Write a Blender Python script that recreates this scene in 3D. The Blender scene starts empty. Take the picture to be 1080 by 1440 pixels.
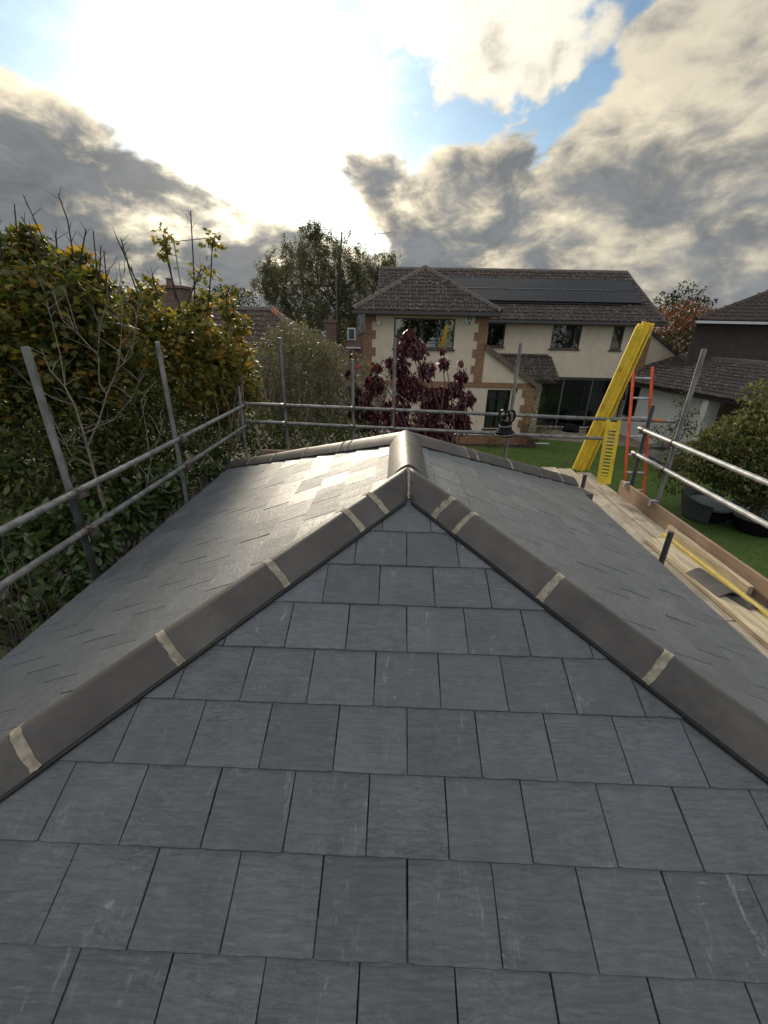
import bpy, bmesh, math, random
import numpy as np
from mathutils import Vector, Matrix
random.seed(7); rng = np.random.default_rng(7)
PI = math.pi
scene = bpy.context.scene
col = scene.collection

# ------------------------------------------------------------------ camera
F, PITCH, YAW, ROLL, CZ = 588.0, math.radians(24.05), math.radians(1.3), .02, 4.9
cam = bpy.data.objects.new('camera', bpy.data.cameras.new('camera'))
col.objects.link(cam); scene.camera = cam
cam.data.sensor_fit = 'HORIZONTAL'; cam.data.sensor_width = 36.0
cam.data.lens = F / 1080 * 36
cam.data.clip_start = .05; cam.data.clip_end = 2000
cam.matrix_world = (Matrix.Translation((0, 0, CZ)) @ Matrix.Rotation(YAW, 4, 'Z')
                    @ Matrix.Rotation(PI/2 - PITCH, 4, 'X') @ Matrix.Rotation(ROLL, 4, 'Z'))

def ray(u, v):
    """world direction seen at a pixel of the 1080x1440 photograph"""
    a, b = (u-540)/F, (v-720)/F
    c, s = math.cos(ROLL), math.sin(ROLL)
    x, y = a*c + b*s, -a*s + b*c
    d = (x, math.cos(PITCH) - y*math.sin(PITCH), -math.sin(PITCH) - y*math.cos(PITCH))
    cy, sy = math.cos(YAW), math.sin(YAW)
    return Vector((d[0]*cy - d[1]*sy, d[0]*sy + d[1]*cy, d[2]))
EYE = Vector((0, 0, CZ))
def atY(u, v, Y): d = ray(u, v); return EYE + d*(Y/d.y)
def atX(u, v, X): d = ray(u, v); return EYE + d*(X/d.x)
def atZ(u, v, Z): d = ray(u, v); return EYE + d*((Z-CZ)/d.z)

# ------------------------------------------------------------------ sky
SUN_AZ, SUN_EL = math.radians(-17.0), math.radians(18.0)      # azimuth from +Y, positive to the right
sun_dir = Vector((math.sin(SUN_AZ)*math.cos(SUN_EL), math.cos(SUN_AZ)*math.cos(SUN_EL), math.sin(SUN_EL)))
world = bpy.data.worlds.new('World'); scene.world = world; world.use_nodes = True
wt = world.node_tree; wt.nodes.clear()

class S:
    """scalar socket with operators that add Math nodes"""
    def __init__(s, sock, t): s.k = sock; s.t = t
    def _m(s, op, *o, clamp=False):
        n = s.t.nodes.new('ShaderNodeMath'); n.operation = op; n.use_clamp = clamp
        for i, q in enumerate((s,)+o):
            if isinstance(q, S): s.t.links.new(q.k, n.inputs[i])
            else: n.inputs[i].default_value = q
        return S(n.outputs[0], s.t)
    def __add__(s, o): return s._m('ADD', o)
    __radd__ = __add__
    def __sub__(s, o): return s._m('SUBTRACT', o)
    def __rsub__(s, o): return (s*-1.0) + o
    def __mul__(s, o): return s._m('MULTIPLY', o)
    __rmul__ = __mul__
    def __truediv__(s, o): return s._m('DIVIDE', o)
    def __rtruediv__(s, o): return s._m('POWER', -1.0)*o
    def sq(s): return s*s
    def exp(s): return s._m('EXPONENT')
    def mx(s, o): return s._m('MAXIMUM', o)
    def mn(s, o): return s._m('MINIMUM', o)
    def sat(s): return s._m('ADD', 0.0, clamp=True)
    def step(s, a, b):
        n = s.t.nodes.new('ShaderNodeMapRange'); n.interpolation_type = 'SMOOTHSTEP'
        s.t.links.new(s.k, n.inputs[0]); n.inputs[1].default_value = a; n.inputs[2].default_value = b
        return S(n.outputs[0], s.t)
def gauss(a, b, a0, b0, ra, rb): return (((a-a0)/ra).sq() + ((b-b0)/rb).sq()).__mul__(-1.0).exp()
def vmix(t, fac, A, B):
    n = t.nodes.new('ShaderNodeMix'); n.data_type = 'RGBA'; n.blend_type = 'MIX'; n.clamp_factor = True
    for i, q in ((0, fac), (6, A), (7, B)):
        if isinstance(q, S): t.links.new(q.k, n.inputs[i])
        elif hasattr(q, 'is_output'): t.links.new(q, n.inputs[i])
        else: n.inputs[i].default_value = q if i == 0 else (*q, 1)
    return n.outputs[2]
def vadd(t, A, B, op='ADD'):
    n = t.nodes.new('ShaderNodeVectorMath'); n.operation = op
    for i, q in enumerate((A, B)):
        if isinstance(q, S): t.links.new(q.k, n.inputs[i])
        elif hasattr(q, 'is_output'): t.links.new(q, n.inputs[i])
        else: n.inputs[i].default_value = q
    return n.outputs[0]
def comb(t, x, y, z):
    n = t.nodes.new('ShaderNodeCombineXYZ')
    for i, q in enumerate((x, y, z)):
        if isinstance(q, S): t.links.new(q.k, n.inputs[i])
        else: n.inputs[i].default_value = q
    return n.outputs[0]
def wnoise(vec, scale, detail=6, rough=.55, dist=0.0):
    n = wt.nodes.new('ShaderNodeTexNoise'); n.inputs['Scale'].default_value = scale
    n.inputs['Detail'].default_value = detail; n.inputs['Roughness'].default_value = rough
    n.inputs['Distortion'].default_value = dist
    wt.links.new(vec, n.inputs['Vector']); return S(n.outputs['Fac'], wt)

tc = wt.nodes.new('ShaderNodeTexCoord')
sep = wt.nodes.new('ShaderNodeSeparateXYZ'); wt.links.new(tc.outputs['Generated'], sep.inputs[0])
X, Y, Z = (S(sep.outputs[i], wt) for i in range(3))
DEG = 180/PI
az = X._m('ARCTAN2', Y)*DEG
el = Z._m('ARCSINE')*DEG
zc = Z.mx(0.0) + .16
plane = comb(wt, X/zc, Y/zc, 0.0)                         # flat cloud deck: flattens towards the horizon
n1 = wnoise(plane, .9, 5, .56, .25)
sunang = ((az+17.0)*.95).sq() + (el-18.5).sq()            # squared degrees from the hidden sun
sd = sunang._m('SQRT') + 5.0
def billow(da, de):                                       # heaped cloud, stretched sideways and more so low down
    e_ = (el+de).mx(-5.0)
    return wnoise(comb(wt, (az+da)/12.0, (e_*1.25 - ((e_*-.1).exp())*14.0)/12.0, 3.7), 1.0, 7, .55, .4)
b1 = billow(0.0, 0.0)
b1s = billow((-17.0-az)/sd*1.7, (18.5-el)/sd*1.7)         # the same cloud a little nearer the sun
b2 = wnoise(comb(wt, az/10.0, el/5.5, 8.1), 2.4, 6, .58, .3)
relief = (b1 - b1s)*5.0                                   # positive on the side turned to the sun
wob = (b1-.5)*9.0
sunn = sunang*((b2-.5)*1.6 + (b1-.5)*2.2 + 1.0)           # the glare is broken by thin haze
glow = (sunn*(-1/85.0)).exp()
glow2 = (sunn*(-1/620.0)).exp()
cosang = X*sun_dir.x + Y*sun_dir.y + Z*sun_dir.z
front = (cosang*-1.0).step(-.75, .45)                     # clouds opposite the sun are lit from the front
# cloud banks: a dark shelf low on the left, heaped cloud on the right, bright veil above
lineA = (az*-.25) + 8.2
bankA = ((lineA - el) + wob*.45).step(-1.0, 2.4)
topB = (az-15.0).mx(0.0)*.95 + 17.6
bankB = ((topB - el) + wob*1.0).step(-1.5, 3.6) * ((az + 8.0 - (17.0-el).mx(0.0)*.6) + wob*.6).step(-2.0, 4.0)
veil = ((el - 20.2 + az*.05 + wob*1.5).step(-1.5, 3.0) * (az + 7.0 + wob*1.2).step(-3.0, 4.0) * (18.0 - az + wob*1.3).step(-3.0, 3.5))
tuft = ((el - 18.5 - (az+34.0)*-.2 + wob*.8)*-1.0).step(-1.5, 1.5) * (az + 27.0).step(4.0, -5.0)
away = (az._m('ABSOLUTE')).step(40.0, 60.0).mx(el.step(27.0, 40.0))     # broken cloud everywhere else
cover = bankA.mx(bankB).mx(veil*.78).mx(tuft*.8)
cover = cover*(1.0-away) + n1.step(.36, .58)*away
dens = cover*1.15 + ((b1-.5)*1.5 + (b2-.5)*.75)*.8 - .14
alpha = dens.step(.26, .70)
heavy = bankA.mx(bankB*(20.5-el).step(-3.0, 7.0)).mx(away*.55)
thick = (heavy*.62 + bankA*.22 + (b1-.5)*2.0 + (b2-.5)*1.5 - relief*.6 - glow*.25 + .02).step(.0, .95)
sky = wt.nodes.new('ShaderNodeTexSky'); sky.sky_type = 'NISHITA'; sky.sun_disc = False
sky.sun_elevation = SUN_EL; sky.sun_rotation = SUN_AZ
sky.altitude = 50; sky.air_density = 1.0; sky.dust_density = .5; sky.ozone_density = 1.5
SKYK = .1
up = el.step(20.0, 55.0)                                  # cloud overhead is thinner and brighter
g = vadd(wt, comb(wt, glow*5.0 + glow2*.5, glow*4.8 + glow2*1.0, glow*4.2 + glow2*1.4), vadd(wt, sky.outputs[0], (.43, .47, .47), 'MULTIPLY'))
low = (el.mx(0.0)*-.16).exp()*(az.step(30.0, -5.0)*.8+.2)
g = vadd(wt, g, comb(wt, low*3.4, low*2.6, low*1.2))
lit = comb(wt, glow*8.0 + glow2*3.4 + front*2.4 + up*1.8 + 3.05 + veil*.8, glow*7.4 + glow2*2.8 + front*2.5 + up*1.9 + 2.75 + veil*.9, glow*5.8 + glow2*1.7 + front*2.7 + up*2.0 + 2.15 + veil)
tex = (b2 - .5)*1.3
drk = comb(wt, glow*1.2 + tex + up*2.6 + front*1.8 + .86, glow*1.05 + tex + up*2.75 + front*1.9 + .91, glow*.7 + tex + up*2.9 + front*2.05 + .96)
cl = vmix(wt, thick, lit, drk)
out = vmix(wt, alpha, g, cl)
bg = wt.nodes.new('ShaderNodeBackground'); bg.inputs['Strength'].default_value = SKYK; world.cycles.sampling_method = 'MANUAL'; world.cycles.sample_map_resolution = 512
wo = wt.nodes.new('ShaderNodeOutputWorld')
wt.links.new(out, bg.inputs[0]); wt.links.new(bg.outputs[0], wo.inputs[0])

# ------------------------------------------------------------------ sun and exposure
sl = bpy.data.lights.new('sun', 'SUN'); sl.energy = 2.0; sl.angle = math.radians(11); sl.color = (1, .86, .66)
so = bpy.data.objects.new('sun', sl); col.objects.link(so)
so.rotation_euler = sun_dir.to_track_quat('Z', 'Y').to_euler()
vs = scene.view_settings
vs.view_transform = 'Standard'; vs.look = 'None'; vs.exposure = 1.25; vs.gamma = 1.0; vs.use_curve_mapping = False

# ================================================================== helpers
MATS = {}
def pm(name, c1, c2, scale=6.0, rough=.7, bump=.0, bscale=40.0, metal=0.0, rnd=0.0, stretch=(1, 1, 1), spec=.5,
       lo=.35, hi=.65, extra=None, bdist=.004):
    """procedural material: two colours mixed by noise, random tint per object, noise bump"""
    m = bpy.data.materials.new(name); m.use_nodes = True; t = m.node_tree
    b = t.nodes['Principled BSDF']; b.inputs['Roughness'].default_value = rough
    b.inputs['Metallic'].default_value = metal; b.inputs['Specular IOR Level'].default_value = spec
    tc = t.nodes.new('ShaderNodeTexCoord'); oi = t.nodes.new('ShaderNodeObjectInfo')
    R = S(oi.outputs['Random'], t)
    v = vadd(t, tc.outputs['Object'], comb(t, R*37.0, R*91.0, R*53.0))
    v = vadd(t, v, stretch, 'MULTIPLY')
    n = t.nodes.new('ShaderNodeTexNoise'); n.inputs['Scale'].default_value = scale; n.inputs['Detail'].default_value = 6
    n.inputs['Roughness'].default_value = .6
    t.links.new(v, n.inputs['Vector'])
    f = S(n.outputs['Fac'], t).step(lo, hi)
    c = vmix(t, f, c1, c2)
    if rnd:
        k = (R-.5)*rnd*2 + 1.0
        c = vadd(t, c, comb(t, k, k, k), 'MULTIPLY')
    if extra: c = extra(t, v, c, R, b)
    t.links.new(c, b.inputs['Base Color'])
    if bump:
        n2 = t.nodes.new('ShaderNodeTexNoise'); n2.inputs['Scale'].default_value = bscale; n2.inputs['Detail'].default_value = 5
        t.links.new(v, n2.inputs['Vector'])
        bp = t.nodes.new('ShaderNodeBump'); bp.inputs['Strength'].default_value = bump; bp.inputs['Distance'].default_value = bdist
        t.links.new(n2.outputs['Fac'], bp.inputs['Height']); t.links.new(bp.outputs[0], b.inputs['Normal'])
    MATS[name] = m; return m
def tnoise(t, v, scale, detail=5, rough=.6, st=None, dist=0.0):
    if st: v = vadd(t, v, st, 'MULTIPLY')
    n = t.nodes.new('ShaderNodeTexNoise'); n.inputs['Scale'].default_value = scale
    n.inputs['Detail'].default_value = detail; n.inputs['Roughness'].default_value = rough; n.inputs['Distortion'].default_value = dist
    t.links.new(v, n.inputs['Vector']); return S(n.outputs['Fac'], t)

def tag(o, label=None, cat=None, group=None, kind=None):
    if label: o['label'] = label
    if cat: o['category'] = cat
    if group: o['group'] = group
    if kind: o['kind'] = kind
    return o
def link(name, data, parent=None, loc=None):
    o = bpy.data.objects.new(name, data); col.objects.link(o)
    if parent: o.parent = parent
    if loc is not None: o.location = loc
    return o
def thing(name, label, cat, loc=(0, 0, 0), group=None):
    o = link(name, None, None, loc); o.empty_display_size = .1
    return tag(o, label, cat, group)

class MB:
    """collects polygons, then links them as one mesh object"""
    def __init__(s): s.v = []; s.f = []
    def add(s, vs, fs):
        n = len(s.v); s.v += [tuple(p) for p in vs]; s.f += [tuple(i+n for i in f) for f in fs]; return s
    def box(s, a, b):
        x0, y0, z0 = a; x1, y1, z1 = b
        return s.add([(x0,y0,z0),(x1,y0,z0),(x1,y1,z0),(x0,y1,z0),(x0,y0,z1),(x1,y0,z1),(x1,y1,z1),(x0,y1,z1)],
              [(0,3,2,1),(4,5,6,7),(0,1,5,4),(1,2,6,5),(2,3,7,6),(3,0,4,7)])
    def obox(s, c, ax, ay, az_):
        """box round centre c with half-axis vectors"""
        c = Vector(c); P = []
        for k in (-1, 1):
            for i, j in ((-1,-1),(1,-1),(1,1),(-1,1)): P.append(c + ax*i + ay*j + az_*k)
        return s.add(P, [(0,3,2,1),(4,5,6,7),(0,1,5,4),(1,2,6,5),(2,3,7,6),(3,0,4,7)])
    def prism(s, poly, d):
        """polygon of 3-D points extruded along vector d"""
        n = len(poly); d = Vector(d); A = [Vector(p) for p in poly]; B = [p+d for p in A]
        return s.add(A+B, [tuple(range(n-1,-1,-1)), tuple(range(n,2*n))] + [(i,(i+1)%n,n+(i+1)%n,n+i) for i in range(n)])
    def tube(s, pts, rad, n=8, caps=True):
        pts = [Vector(p) for p in pts]; m = len(pts)
        rad = rad if hasattr(rad, '__len__') else [rad]*m
        base = len(s.v); prev = None
        for i, p in enumerate(pts):
            d = (pts[min(i+1, m-1)] - pts[max(i-1, 0)])
            d = d.normalized() if d.length > 1e-9 else Vector((0, 0, 1))
            if prev is None:
                r = d.orthogonal().normalized()
            else:
                r = (prev - d*prev.dot(d)); r = r.normalized() if r.length > 1e-6 else d.orthogonal().normalized()
            prev = r; q = d.cross(r)
            for k in range(n):
                a = 2*PI*k/n; s.v.append(tuple(p + (r*math.cos(a) + q*math.sin(a))*rad[i]))
        for i in range(m-1):
            for k in range(n):
                a = base+i*n+k; b = base+i*n+(k+1) % n
                s.f.append((a, b, b+n, a+n))
        if caps:
            s.f.append(tuple(base+k for k in range(n-1, -1, -1))); s.f.append(tuple(base+(m-1)*n+k for k in range(n)))
        return s
    def lathe(s, c, prof, n=20):
        c = Vector(c); base = len(s.v)
        for r, z in prof:
            for k in range(n):
                a = 2*PI*k/n; s.v.append((c.x+r*math.cos(a), c.y+r*math.sin(a), c.z+z))
        for i in range(len(prof)-1):
            for k in range(n):
                a = base+i*n+k; b = base+i*n+(k+1) % n; s.f.append((a, b, b+n, a+n))
        s.f.append(tuple(base+k for k in range(n-1, -1, -1))); s.f.append(tuple(base+(len(prof)-1)*n+k for k in range(n)))
        return s
    def mesh(s, name, m, smooth=False):
        me = bpy.data.meshes.new(name); me.from_pydata(s.v, [], s.f)
        if m: me.materials.append(MATS[m] if isinstance(m, str) else m)
        if smooth:
            me.polygons.foreach_set('use_smooth', [True]*len(me.polygons))
            me.set_sharp_from_angle(angle=math.radians(40))
        me.update(); return me
    def build(s, name, m, parent=None, smooth=False, bevel=0.0):
        o = link(name, s.mesh(name, m, smooth), parent)
        if parent: o.matrix_parent_inverse = Matrix.Translation(-parent_origin(parent))
        if bevel:
            md = o.modifiers.new('bevel', 'BEVEL'); md.width = bevel; md.segments = 2; md.limit_method = 'ANGLE'
        return o
def parent_origin(p): return Vector(p.location) if p.parent is None else Vector((0, 0, 0))

# ------------------------------------------------------------------ materials
def slate_extra(t, v, c, R, b):
    gi = t.nodes.new('ShaderNodeNewGeometry'); I = S(gi.outputs['Random Per Island'], t)
    q1 = (R*13.7 + I*7.1)._m('FRACT'); q2 = (R*51.3 + I*23.9)._m('FRACT'); q3 = (R*97.1 + I*61.7)._m('FRACT')   # per slate
    v = vadd(t, v, comb(t, q1*31.0, q2*17.0, q3*11.0))
    tint = q1*.24 + .88
    c = vadd(t, c, comb(t, tint*(q2*.06+.97), tint, tint*(q3*.10+.95)), 'MULTIPLY')
    st = tnoise(t, v, 7, 7, .7, (1.0, .45, 1.0), .8)
    wav = tnoise(t, v, 9, 5, .6, (.7, 1.4, 1.0), 1.6)                 # cleft lines
    sc = tnoise(t, v, 24, 6, .75, (.28, 1.3, 1.0), 1.8)
    sc2 = tnoise(t, v, 20, 6, .75, (1.4, .3, 1.0), 1.2)
    patch = tnoise(t, v, 4.0, 3)
    m = (sc.step(.60, .74).mx(sc2.step(.56, .72)) * patch.step(.42, .62)) * (q2*.8 + .12)
    c = vmix(t, m, c, (.40, .42, .42))
    sp = tnoise(t, v, 60, 2, .5).step(.72, .79) * tnoise(t, v, 9, 2).step(.52, .68)*(q3*.9)
    c = vmix(t, sp, c, (.45, .45, .43))
    c = vmix(t, st.step(.35, .7)*.4, c, (.060, .066, .074))
    ln = (wav*7.0)._m('FRACT')
    ln = ((ln-.5)._m('ABSOLUTE')*2.0).step(.80, 1.0) * tnoise(t, v, 5, 2).step(.45, .65)
    fl = tnoise(t, v, 34, 7, .75, (.35, 1.9, 1.0), 1.4)                 # fine riven grain
    c = vmix(t, fl.step(.46, .60)*(q1*.25+.1), c, (.036, .040, .046))
    c = vmix(t, fl.step(.54, .40)*(q3*.2+.04), c, (.16, .17, .18))
    c = vmix(t, ln*(q3*.5+.12), c, (.035, .038, .044))
    c = vmix(t, tnoise(t, v, 40, 4, .7, (.5, 1.6, 1.0), 1.0).step(.42, .75)*.2, c, (.19, .20, .205))
    rr = st*.25 + q2*.16 + .36
    t.links.new(rr.k, b.inputs['Roughness'])
    h = st*.6 + wav*.5 - ln*.14*q3 + fl*.7
    bp = t.nodes.new('ShaderNodeBump'); bp.inputs['Strength'].default_value = .9; bp.inputs['Distance'].default_value = .007
    t.links.new(h.k, bp.inputs['Height']); t.links.new(bp.outputs[0], b.inputs['Normal'])
    return c
pm('slate', (.066, .074, .081), (.087, .095, .101), 5, .42, 0, rnd=.11, spec=.75, extra=slate_extra)
def tile_extra(t, v, c, R, b):
    w = tnoise(t, v, 38, 6, .7).step(.66, .74)*tnoise(t, v, 5, 3).step(.52, .66)*.55
    c = vmix(t, w, c, (.27, .25, .22))
    c = vmix(t, tnoise(t, v, 3.0, 6, .7).step(.42, .75)*.5, c, (.125, .112, .098))
    rr = tnoise(t, v, 9, 4)*.3 + .40
    t.links.new(rr.k, b.inputs['Roughness'])
    return c
pm('hip_tile', (.044, .039, .036), (.064, .057, .052), 4, .5, .5, 130, rnd=.22, extra=tile_extra, spec=.35, bdist=.003)
pm('ridge_dusty_lit', (.115, .102, .086), (.075, .067, .058), 4, .6, .5, 120, rnd=.15, extra=tile_extra, spec=.4)  # dusty tan, lightened in the colour for the light falling on the ridge
pm('mortar', (.31, .27, .20), (.19, .165, .12), 28, .95, .9, 60, bdist=.006)
pm('felt', (.012, .012, .013), (.02, .02, .02), 8, .9)
pm('black_plastic', (.014, .014, .015), (.022, .021, .02), 8, .45)
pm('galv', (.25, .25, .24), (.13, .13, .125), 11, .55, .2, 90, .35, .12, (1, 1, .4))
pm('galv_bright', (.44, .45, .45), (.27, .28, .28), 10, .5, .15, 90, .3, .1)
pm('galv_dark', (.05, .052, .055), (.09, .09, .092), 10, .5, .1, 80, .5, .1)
pm('coupler', (.23, .21, .19), (.09, .06, .045), 30, .5, .3, 80, .7)
pm('band_orange', (.42, .14, .05), (.26, .09, .04), 16, .6, .1, 60)
def grain(t, v, c, R, b):
    gr = tnoise(t, v, 9, 6, .65, (6.0, .35, 6.0), .6)
    c = vmix(t, gr.step(.42, .62)*.55, c, (.19, .135, .085))
    st = tnoise(t, v, 4.0, 7, .75).step(.48, .62)*.7
    c = vmix(t, st, c, (.17, .14, .11))
    c = vmix(t, tnoise(t, v, 14.0, 6, .75).step(.56, .66)*.6, c, (.52, .49, .43))
    return c
pm('board', (.50, .445, .35), (.39, .345, .27), 3, .85, .35, 50, rnd=.14, stretch=(1, .6, 1), extra=grain)
def grain2(t, v, c, R, b):
    gr = tnoise(t, v, 8, 6, .6, (5.0, .3, 9.0), .8)
    c = vmix(t, gr.step(.45, .6)*.5, c, (.17, .10, .06))
    return c
pm('toe_board', (.27, .19, .13), (.20, .14, .095), 4, .85, .3, 45, rnd=.1, extra=grain2)
pm('pale_timber', (.56, .48, .33), (.48, .41, .27), 4, .75, .2, 60, rnd=.1, extra=grain2)
pm('yellow_batten', (.60, .47, .12), (.50, .38, .1), 5, .7, .2, 60)
def yscuff(t, v, c, R, b):
    c = vmix(t, tnoise(t, v, 7, 6, .7).step(.5, .68)*.7, c, (.36, .23, .03))
    return vmix(t, tnoise(t, v, 30, 5, .75, (1.0, 1.0, .3)).step(.58, .68)*.6, c, (.55, .50, .36))
pm('yellow', (.78, .58, .04), (.66, .47, .03), 5, .5, .15, 40, rnd=.06, extra=yscuff)
pm('orange', (.62, .09, .025), (.5, .07, .02), 8, .5, .1, 40)
pm('rubber', (.008, .008, .009), (.013, .013, .013), 9, .8, .3, 30, spec=.15)
pm('rope', (.3, .3, .3), (.2, .2, .2), 50, .8, .5, 200)
def stain(t, v, c, R, b):
    return vmix(t, tnoise(t, v, .9, 6, .7, (1.0, 1.0, .35)).step(.5, .75)*.35, c, (.38, .33, .26))
pm('render_cream', (.60, .51, .385), (.55, .465, .35), 2.0, .9, .2, 60, extra=stain)
pm('render_white', (.70, .68, .64), (.62, .60, .56), 1.5, .9, .2, 60, extra=stain)
def brick_extra(scale, c1, c2, mort):
    def f(t, v, c, R, b):
        geo = t.nodes.new('ShaderNodeTexCoord')
        s = t.nodes.new('ShaderNodeSeparateXYZ'); t.links.new(geo.outputs['Object'], s.inputs[0])
        h = S(s.outputs[0], t) + S(s.outputs[1], t)
        vec = comb(t, h, S(s.outputs[2], t), 0.0)
        n = t.nodes.new('ShaderNodeTexBrick'); n.inputs['Scale'].default_value = scale
        n.inputs['Color1'].default_value = (*c1, 1); n.inputs['Color2'].default_value = (*c2, 1); n.inputs['Mortar'].default_value = (*mort, 1)
        n.inputs['Mortar Size'].default_value = .012; n.inputs['Brick Width'].default_value = .225; n.inputs['Row Height'].default_value = .075
        t.links.new(vec, n.inputs['Vector'])
        return vadd(t, n.outputs[0], vadd(t, c, (.55, .55, .55), 'ADD'), 'MULTIPLY')
    return f
pm('brick', (.35, .35, .35), (.6, .6, .6), 9, .9, .3, 60, extra=brick_extra(1.0, (.27, .115, .045), (.19, .078, .034), (.22, .17, .12)))
pm('brick_dark', (.25, .25, .25), (.5, .5, .5), 9, .9, .3, 60, extra=brick_extra(1.0, (.17, .075, .05), (.10, .055, .04), (.16, .14, .12)))
def lichen(t, v, c, R, b):
    w = tnoise(t, v, 9.0, 4, .6).step(.595, .64)*.8
    c = vmix(t, w, c, (.30, .29, .26))
    w = tnoise(t, v, 1.1, 4).step(.5, .7)*.5
    return vmix(t, w, c, (.026, .021, .018))
pm('roof_tile', (.072, .050, .039), (.046, .035, .029), 3, .9, .4, 30, extra=lichen)
pm('roof_tile_red', (.085, .052, .038), (.055, .038, .030), 2.2, .9, .4, 30, extra=lichen)
pm('roof_tile_black', (.048, .034, .030), (.065, .046, .04), 3, .9, .3, 30)
pm('roof_grey', (.085, .08, .076), (.06, .056, .054), 2, .9, .3, 30)
pm('terracotta', (.34, .11, .055), (.24, .09, .05), 8, .85, .2, 40)
pm('ridge_concrete', (.13, .105, .09), (.09, .075, .065), 8, .9, .3, 40)
pm('brown_frame', (.022, .013, .010), (.03, .018, .014), 10, .35)
pm('alu_frame', (.22, .22, .22), (.18, .18, .18), 10, .4, metal=.4)
pm('gutter', (.05, .045, .045), (.06, .055, .05), 10, .4)
pm('gutter_white', (.55, .55, .55), (.5, .5, .5), 10, .4)
pm('curtain', (.42, .41, .39), (.34, .33, .31), 8, .9)
pm('room', (.035, .03, .027), (.05, .045, .04), 3, .9)
pm('room_thing', (.13, .125, .11), (.08, .075, .07), 3, .8)
pm('white_plastic', (.62, .62, .60), (.55, .55, .53), 10, .45)
pm('teal_print', (.03, .16, .18), (.03, .14, .16), 10, .5)
pm('grey_stone', (.17, .15, .125), (.11, .10, .085), 5, .9, .6, 30, rnd=.15)
pm('paving', (.24, .19, .14), (.17, .135, .10), 4, .9, .5, 30, rnd=.1)
pm('soil', (.028, .022, .016), (.05, .04, .028), 3, .95, .8, 20, bdist=.03)
pm('hill', (.03, .04, .022), (.045, .05, .03), .2, .95)
pm('lawn', (.060, .105, .014), (.085, .135, .018), .8, .9, .9, 60, bdist=.03)
pm('rattan', (.09, .095, .10), (.05, .052, .055), 30, .6, .8, 120)
pm('cushion', (.15, .155, .16), (.12, .125, .13), 12, .85, .3, 60)
pm('bark', (.10, .08, .06), (.05, .04, .032), 12, .9, .6, 50)
pm('bark_pale', (.20, .17, .13), (.12, .10, .08), 14, .85, .4, 60)
pm('bark_birch', (.16, .15, .135), (.05, .045, .04), 6, .85)
pm('twig', (.05, .036, .025), (.03, .022, .016), 12, .9)
pm('metal_aerial', (.22, .22, .22), (.16, .16, .16), 9, .4, metal=.6)
pm('black_iron', (.012, .012, .012), (.02, .02, .02), 9, .5)
pm('red_cloth', (.45, .02, .03), (.35, .02, .03), 9, .7)

def glass(name, k=.2):
    m = bpy.data.materials.new(name); m.use_nodes = True; t = m.node_tree; t.nodes.clear()
    o = t.nodes.new('ShaderNodeOutputMaterial'); mx = t.nodes.new('ShaderNodeMixShader')
    tr = t.nodes.new('ShaderNodeBsdfTransparent'); gl = t.nodes.new('ShaderNodeBsdfGlossy')
    tr.inputs[0].default_value = (.75, .8, .8, 1); gl.inputs['Roughness'].default_value = .02; gl.inputs[0].default_value = (.9, .93, .95, 1)
    fr = t.nodes.new('ShaderNodeFresnel'); fr.inputs[0].default_value = 1.5
    f = S(fr.outputs[0], t)*.9 + k
    t.links.new(f.k, mx.inputs[0]); t.links.new(tr.outputs[0], mx.inputs[1]); t.links.new(gl.outputs[0], mx.inputs[2])
    t.links.new(mx.outputs[0], o.inputs[0]); MATS[name] = m
glass('glass', .05); glass('glass_dark', .01)

def solar():
    def f(t, v, c, R, b):
        geo = t.nodes.new('ShaderNodeTexCoord'); s = t.nodes.new('ShaderNodeSeparateXYZ'); t.links.new(geo.outputs['Object'], s.inputs[0])
        x = S(s.outputs[0], t)._m('FRACT') if False else (S(s.outputs[0], t)*6.0)._m('FRACT')
        y = (S(s.outputs[1], t)*6.0)._m('FRACT')
        ln = (x-.5)._m('ABSOLUTE').step(.46, .5).mx((y-.5)._m('ABSOLUTE').step(.46, .5))
        return vmix(t, ln*.5, c, (.05, .052, .058))
    pm('solar_cell', (.014, .015, .018), (.018, .019, .022), 2, .38, spec=.25, extra=f)
solar()

def leafmat(name, cols, trans=.35, rough=.5, spec=.35):
    """leaf colour picked per leaf from a list of colours"""
    m = bpy.data.materials.new(name); m.use_nodes = True; t = m.node_tree
    b = t.nodes['Principled BSDF']; b.inputs['Roughness'].default_value = rough; b.inputs['Specular IOR Level'].default_value = spec
    g_ = t.nodes.new('ShaderNodeNewGeometry')
    cr = t.nodes.new('ShaderNodeValToRGB'); cr.color_ramp.interpolation = 'LINEAR'
    e = cr.color_ramp.elements
    while len(e) > 1: e.remove(e[-1])
    for i, (p, c) in enumerate(cols):
        q = e[0] if i == 0 else e.new(p)
        q.position = p; q.color = (*c, 1)
    t.links.new(g_.outputs['Random Per Island'], cr.inputs[0])
    tl = t.nodes.new('ShaderNodeBsdfTranslucent'); mx = t.nodes.new('ShaderNodeMixShader'); mx.inputs[0].default_value = trans
    t.links.new(cr.outputs[0], b.inputs['Base Color'])
    br = vadd(t, cr.outputs[0], (1.5, 1.35, .8), 'MULTIPLY'); t.links.new(br, tl.inputs[0])
    o = t.nodes['Material Output']
    t.links.new(b.outputs[0], mx.inputs[1]); t.links.new(tl.outputs[0], mx.inputs[2]); t.links.new(mx.outputs[0], o.inputs[0])
    MATS[name] = m
leafmat('leaf_maple', [(0, (.065, .085, .02)), (.45, (.11, .125, .026)), (.7, (.18, .165, .03)), (.9, (.27, .19, .03)), (1, (.30, .14, .025))], .5)
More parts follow.
